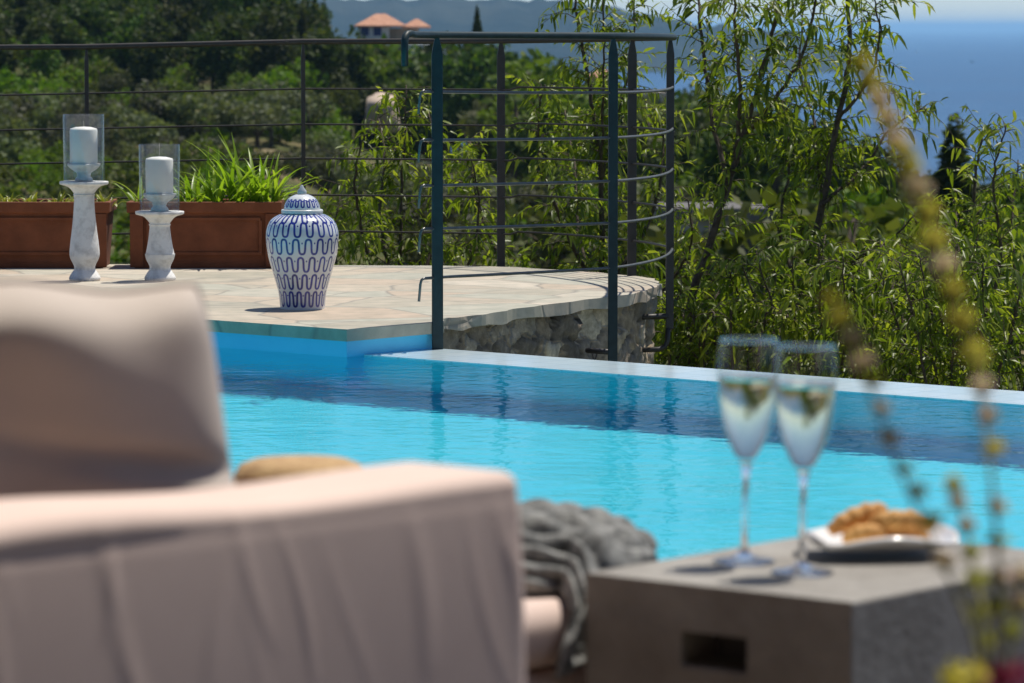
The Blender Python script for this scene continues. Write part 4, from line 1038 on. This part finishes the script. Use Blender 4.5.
def blanket():
    c = at_y(524, 600, 4.24); NT_, NP_ = 130, 150; rows = []
    hw, hd, hh = .116, .17, at_y(556, 520, 4.28).z - oz - .008
    for j in range(NP_ + 1):
        f = math.pi * j / NP_ ; row = []          # f: front foot -> top -> back foot
        for i in range(NT_ + 1):
            t = -1 + 2 * i / NT_; sh = (1 - abs(t) ** 2.1) ** .75 if abs(t) < 1 else 0
            cr = math.cos(f); sr = math.sin(f)
            hdf = hd * (1 + (.75 * min(1, max(0, (t - .30) / .22)) if cr > 0 else 0)); y = -hdf * (abs(cr) ** .8) * (1 if cr > 0 else -1) * (.35 + .65 * sh); z = hh * (sr ** .75 if sr > 0 else 0) * sh
            x = hw * t + .02 * math.sin(f) * math.sin(t * 2)
            rw = f / math.pi * 11 + .55 * t + .25 * math.sin(3 * t); br = abs(math.sin(rw * math.pi)); ph = int(rw) % 2
            pl_ = .5 + .5 * math.sin(t * 15 + (math.pi if ph else 0) + 2.4 * (rw % 1 - .5))
            h = .028 * (br ** .8) * (.68 + .32 * pl_) * (.3 + .7 * sr)
            nx, ny, nz = .35 * t, -cr, max(sr, .15)
            p = Vector((c.x + x + nx * h, c.y + y + ny * h, oz + .004 + z + nz * h))
            d_ = (p - sof(0, 0, 0)); ta = d_.dot(A_); sa = d_.dot(S_)
            ov = os_ - sa + .012                                   # past the near edge of the cushion: hangs down
            if ov > 0:
                k = min(1, max(0, (t - .28) / .2)); drop = min(ov, .09) * 1.15 * k
                p.z -= drop; q_ = S_ * (max(0, ov - .030) * k); p += q_
            row.append(p)
        rows.append(row)
    o = MB().grid(rows).build('knitted_blanket', M['knit'])
    sm = o.modifiers.new('thickness', 'SOLIDIFY'); sm.thickness = .006; sm.offset = -1
    tag(o, 'chunky cable-knit grey wool blanket heaped between the sofa arm and the concrete table', 'blanket')
blanket()
hc = at_y(300, 470, 4.2); hz2 = oz + .002
htop = at_y(300, 459, 4.2).z
MBh = MB(); hh_ = htop - hz2
MBh.lathe([(.165, .004), (.166, .007), (.12, .011), (.078, .016), (.074, .03), (.0725, hh_ * .6), (.070, hh_ - .018), (.064, hh_ - .006), (.05, hh_ - .001), (.02, hh_), (0, hh_)], hc.x, hc.y, 48, hz2)
hat = MBh.build('straw_hat', M['straw']); sm = hat.modifiers.new('thickness', 'SOLIDIFY'); sm.thickness = .003; sm.offset = -1
tag(hat, 'round tan woven straw hat with a flat crown lying behind the sofa arm', 'hat')

# ------------------------------------------------------------------ concrete side table
tA = at_z(585, 572.5, .45); tB = at_z(852, 602, .45)
e1 = (tB - tA); wT = e1.length; e1.normalize(); e2 = Vector((-e1.y, e1.x, 0)); dT = .44
tbl = thing('side_table', tA + e1 * wT / 2 + e2 * dT / 2 - Vector((0, 0, .45)), 'grey cast concrete cube side table with a dark handle slot', 'table')
def tp(a, b_, z): return Vector((tA.x, tA.y, 0)) + e1 * a + e2 * b_ + Vector((0, 0, z))
HT = .45
s0 = (at_z(686, 600, HT) - tA); 
sl0, sl1 = .122, .202; zs0, zs1 = .368, .402
mb = MB(); D_ = .06
fr_ = [tp(0, 0, 0), tp(wT, 0, 0), tp(wT, 0, HT), tp(0, 0, HT)]; ho = [tp(sl0, 0, zs0), tp(sl1, 0, zs0), tp(sl1, 0, zs1), tp(sl0, 0, zs1)]; hi = [tp(sl0, D_, zs0), tp(sl1, D_, zs0), tp(sl1, D_, zs1), tp(sl0, D_, zs1)]
bk = [tp(0, dT, 0), tp(wT, dT, 0), tp(wT, dT, HT), tp(0, dT, HT)]
mb.add(fr_ + ho + hi + bk, [(0, 1, 5, 4), (1, 2, 6, 5), (2, 3, 7, 6), (3, 0, 4, 7), (4, 5, 9, 8), (5, 6, 10, 9), (6, 7, 11, 10), (7, 4, 8, 11), (1, 13, 14, 2), (13, 12, 15, 14), (12, 0, 3, 15), (3, 2, 14, 15), (0, 12, 13, 1)], False)
mb.build('body', M['concrete'], tbl, bevel=.003)
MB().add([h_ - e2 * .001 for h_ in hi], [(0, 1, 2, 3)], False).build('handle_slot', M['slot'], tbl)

def flute(px, py, hgt, lab, wl, tilt):
    c = at_z(px, py, HT); c = Vector((c.x, c.y, HT + .0008))
    rot = lambda p: (p[0] + tilt * p[2], p[1], p[2])
    # stem and foot solid, bowl thin
    t_ = thing('champagne_flute', c, lab, 'glass', 'champagne flutes on the concrete table')
    k = hgt / .232
    def shear(ob):
        for v in ob.data.vertices: v.co.x += tilt * v.co.z
        return ob
    shear(MB().lathe([(0, 0), (.031, 0), (.032, .0012), (.030, .0024), (.015, .0048), (.006, .0085), (.0036, .018), (.0030, .05 * k), (.0032, .085 * k), (.005, .098 * k), (.007, .104 * k), (0, .1045 * k)], c.x, c.y, 40, c.z).build('stem', M['glass'], t_))
    inner = [(.0, .108), (.0080, .109), (.0138, .117), (.0198, .131), (.0244, .147), (.0275, .165), (.0291, .183), (.0293, .200), (.0286, .217), (.0274, .231)]
    inner = [tuple(p) for p in smooth_line([np.array(p) for p in inner], 5)]
    inner = [(r_ * 1.03, z) for r_, z in inner]
    outer = [(r_ + .0011, z) for r_, z in inner[1:]]
    prof = [(0, .1046)] + [(.007, .1047)] + outer + [(inner[-1][0] + .0005, inner[-1][1] + .0008)]
    shear(MB().lathe([(r_, z * k) for r_, z in prof], c.x, c.y, 56, c.z).build('bowl', M['thin_glass'], t_))
    rr_ = inner[-1][0] + .0006; shear(MB().lathe([(rr_ + .0009 * math.cos(a), inner[-1][1] * k + .0009 * math.sin(a)) for a in np.linspace(0, 6.283, 9)], c.x, c.y, 48, c.z).build('rim', M['glass'], t_))
    lv = wl * k; wp_ = [(max(r_ - .0004, 0), z * k) for r_, z in inner if z * k < lv]
    rl = np.interp(lv / k, [z for r_, z in inner], [r_ for r_, z in inner]) - .0004
    wp_ += [(rl, lv), (rl * .9, lv - .0006), (0, lv - .0008)]
    shear(MB().lathe(wp_, c.x, c.y, 56, c.z).build('sparkling_wine', M['wine'], t_))
flute(744, 563, .2305, 'champagne flute of pale wine standing farther from the biscuits', .193, .018)
flute(802, 574, .2305, 'champagne flute of pale wine standing beside the biscuit plate', .193, .012)

# curved white plate and its biscuits
pc = at_z(878, 556, HT)
def plate():
    N = 60; rows = []; a1, a2 = e1, e2; W, D = .078, .066
    ex = Vector((.985, .17, 0)); ey = Vector((-.17, .985, 0))
    for j in range(N + 1):
        v = -1 + 2 * j / N; row = []
        for i in range(N + 1):
            u_ = -1 + 2 * i / N
            r_ = max(abs(u_), abs(v)); 
            x = W * u_ * (1 - .10 * v * v); y = D * v * (1 - .12 * u_ * u_)
            arch = .018 * (abs(v) ** 2.4) * (1 - .75 * u_ * u_)
            z = .004 + arch + .020 * abs(u_) ** 6 * (1 - .72 * abs(v) ** 3)
            row.append(Vector((pc.x, pc.y, HT + .004)) + ex * x + ey * y + Vector((0, 0, z)))
        rows.append(row)
    o = MB().grid(rows).build('plate', M['white_china']); s_ = o.modifiers.new('thickness', 'SOLIDIFY'); s_.thickness = .005; s_.offset = 0
    tag(o, 'small white china plate with curled up edges on the concrete table', 'plate')
plate()
def biscuit(p0, p1, r_, lab, seed):
    rg = random.Random(seed); n_ = 26; pts_ = []; rad = []
    p0 = Vector(p0); p1 = Vector(p1)
    for i in range(n_ + 1):
        t = i / n_; p = p0.lerp(p1, t) + Vector((0, 0, .004 * math.sin(t * math.pi)))
        pts_.append(p); e_ = min(1, (math.sin(t * math.pi)) ** .35 + .05); rad.append(r_ * e_ * (1 + .07 * math.sin(t * 30 + seed)) + rg.uniform(-.0006, .0006))
    o = MB().tube(pts_, rad, 12).build('biscuit_stick', M['cookie']); tag(o, lab, 'biscuit', 'twisted biscuits on the plate'); return o
def bp(px, py, dy=0): 
    q_ = at_y(px, py, pc.y + dy); return q_
biscuit(bp(828, 532, -.01), bp(888, 509, .01), 0.0109, 'long golden biscuit tilted upwards, topmost of the pile on the plate', 1)
biscuit(bp(868, 523, -.02), bp(935, 526, -.02), 0.0109, 'golden biscuit lying level at the right of the pile', 2)
biscuit(bp(842, 541, -.03), bp(886, 534, -.028), 0.0096, 'dark golden biscuit lowest at the front of the pile', 3)
biscuit(bp(852, 541, .02), bp(930, 537, .02), 0.0102, 'golden biscuit lying flat underneath the others', 4)
biscuit(bp(880, 534, .0), bp(925, 534, -.01), 0.0096, 'short golden biscuit under the right end of the pile', 5)

# ------------------------------------------------------------------ flowering stalks close to the lens
fl = [('mauve', (.58, .44, .56), (.76, .64, .72)), ('yellow', (.55, .47, .12), (.72, .64, .26))]
FM = [leafmat('petal_' + a, b_, tuple((x + y) / 2 for x, y in zip(b_, c_)), c_, .45, .6, .2) for a, b_, c_ in fl]
FG = leafmat('calyx_green', (.34, .36, .10), (.48, .48, .15), (.62, .58, .24), .4, .6, .2)
FS = noisy('flower_stem', (.22, .22, .07), (.32, .28, .11), 30, .8)
FD = leafmat('dark_petal', (.12, .01, .05), (.2, .015, .09), (.3, .03, .1), .35, .6, .2)
pot = thing('flowering_plant', (.305, 2.32, 0), 'blurred potted plant with tall yellow and mauve flower stalks close to the lens', 'plant')
MB().lathe([(0, .001), (.10, .001), (.125, .20), (.13, .22), (.135, .22), (.135, .245), (.122, .245), (.118, .215), (0, .21)], .305, 2.32, 40).build('pot', M['terracotta'], pot)
def whorl_cloud(rg, c, r_, n_, size):
    d = rg.normal(0, 1, (n_, 3)); d[:, 2] *= .7; d /= np.linalg.norm(d, axis=1, keepdims=True); rd = rg.uniform(.4, 1, (n_, 1)) * r_
    ce = np.array(c) + d * rd; a = d * size; b_ = np.cross(d, rg.normal(0, 1, (n_, 3))); b_ /= np.linalg.norm(b_, axis=1, keepdims=True); b_ *= size * .6
    v_ = np.stack([ce - a * .5, ce - b_, ce + a, ce + b_], 1).reshape(-1, 3); return v_, rg.uniform(0, 1, n_).repeat(4)
def stalk(path, Y0, wh, seed):
    rg = np.random.default_rng(seed); pts_ = [at_y(x, y, Y0 + .02 * math.sin(i)) for i, (x, y) in enumerate(path)]
    sm_ = [Vector(p) for p in smooth_line(pts_, 6)]
    root_ = Vector((.305 + random.uniform(-.03, .03), 2.32 + random.uniform(-.03, .03), .2)); sm_ = sm_ + [sm_[-1].lerp(root_, .5), root_]
    st = MB().tube(sm_, [.0008 + .0010 * i / len(sm_) for i in range(len(sm_))], 6).build('stem', FS, pot)
    for k, (x, y, r_, ty) in enumerate(wh):
        c = at_y(x, y, Y0 + rg.uniform(-.01, .01)); n_ = 38
        v1, a1 = whorl_cloud(rg, c, r_ * .95, n_, .0042); v2, a2 = whorl_cloud(rg, Vector(c) - Vector((0, 0, r_ * .4)), r_ * .75, 14, .004)
        m1 = FG if ty == 'g' else FM[0] if ty == 'm' else FM[1] if ty == 'y' else FD
        b1 = np_obj('blossom', v1, np.arange(len(v1)).reshape(-1, 4), m1, st, attr=a1, smooth=False)
        if ty in 'my': np_obj('blossom', v2, np.arange(len(v2)).reshape(-1, 4), FG, st, attr=a2, smooth=False)
Yf = 2.3
stalk([(862, 62), (880, 105), (897, 160), (914, 205), (930, 245), (947, 280), (958, 310), (968, 345), (978, 385), (985, 430), (992, 480), (997, 540), (998, 600), (995, 660), (990, 720)], Yf,
      [(862, 62, .004, 'y'), (869, 80, .005, 'y'), (880, 98, .0055, 'm'), (889, 117, .006, 'm'), (897, 138, .0055, 'm'), (905, 150, .004, 'y'), (909, 166, .006, 'y'), (918, 188, .0065, 'm'), (927, 212, .0055, 'y'), (934, 238, .0065, 'y'), (943, 266, .0065, 'm'), (952, 290, .006, 'y'), (962, 318, .007, 'y'), (973, 352, .0085, 'y'), (982, 385, .005, 'm'), (988, 415, .0048, 'm'), (992, 448, .0045, 'y'), (996, 505, .005, 'm'), (999, 540, .006, 'g'), (1000, 575, .005, 'm'), (996, 605, .006, 'g')], 1)
stalk([(828, 296), (842, 325), (856, 352), (868, 385), (880, 418), (893, 450), (906, 485), (920, 515), (940, 560), (960, 600), (978, 650), (985, 720)], Yf - .03,
      [(830, 299, .004, 'y'), (840, 318, .005, 'y'), (852, 338, .005, 'm'), (862, 360, .005, 'm'), (873, 380, .0035, 'y'), (882, 408, .0035, 'm'), (890, 436, .004, 'm'), (904, 470, .004, 'g'), (918, 490, .0045, 'y'), (932, 520, .005, 'g'), (944, 560, .004, 'm')], 2)
stalk([(953, 482), (962, 510), (968, 540), (976, 580), (984, 630), (988, 720)], Yf + .05,
      [(954, 484, .004, 'y'), (959, 502, .0035, 'm'), (966, 525, .004, 'm'), (971, 552, .005, 'g'), (976, 580, .006, 'g'), (981, 610, .006, 'g'), (986, 640, .005, 'g')], 3)
stalk([(1022, 570), (1018, 600), (1010, 640), (1004, 720)], Yf + .02, [(1020, 575, .005, 'm'), (1018, 600, .006, 'm'), (1012, 630, .005, 'g')], 4)
stalk([(962, 668), (968, 690), (975, 730)], Yf - .05, [(955, 676, .008, 'y'), (970, 674, .009, 'y'), (962, 690, .01, 'y')], 5)
stalk([(1000, 668), (1000, 690), (995, 730)], Yf - .05, [(992, 678, .009, 'd'), (1008, 672, .009, 'd'), (1022, 678, .01, 'd'), (1000, 692, .01, 'd')], 6)
leafy('plant_tuft', Vector((.305, 2.32, .2)), 30, .18, .012, None, None, None, M['leaf_dark'], 99)
o = bpy.data.objects['plant_tuft']
for ch in list(o.children): ch.parent = pot; ch.location = Vector((0, 0, .2))
bpy.data.objects.remove(o)
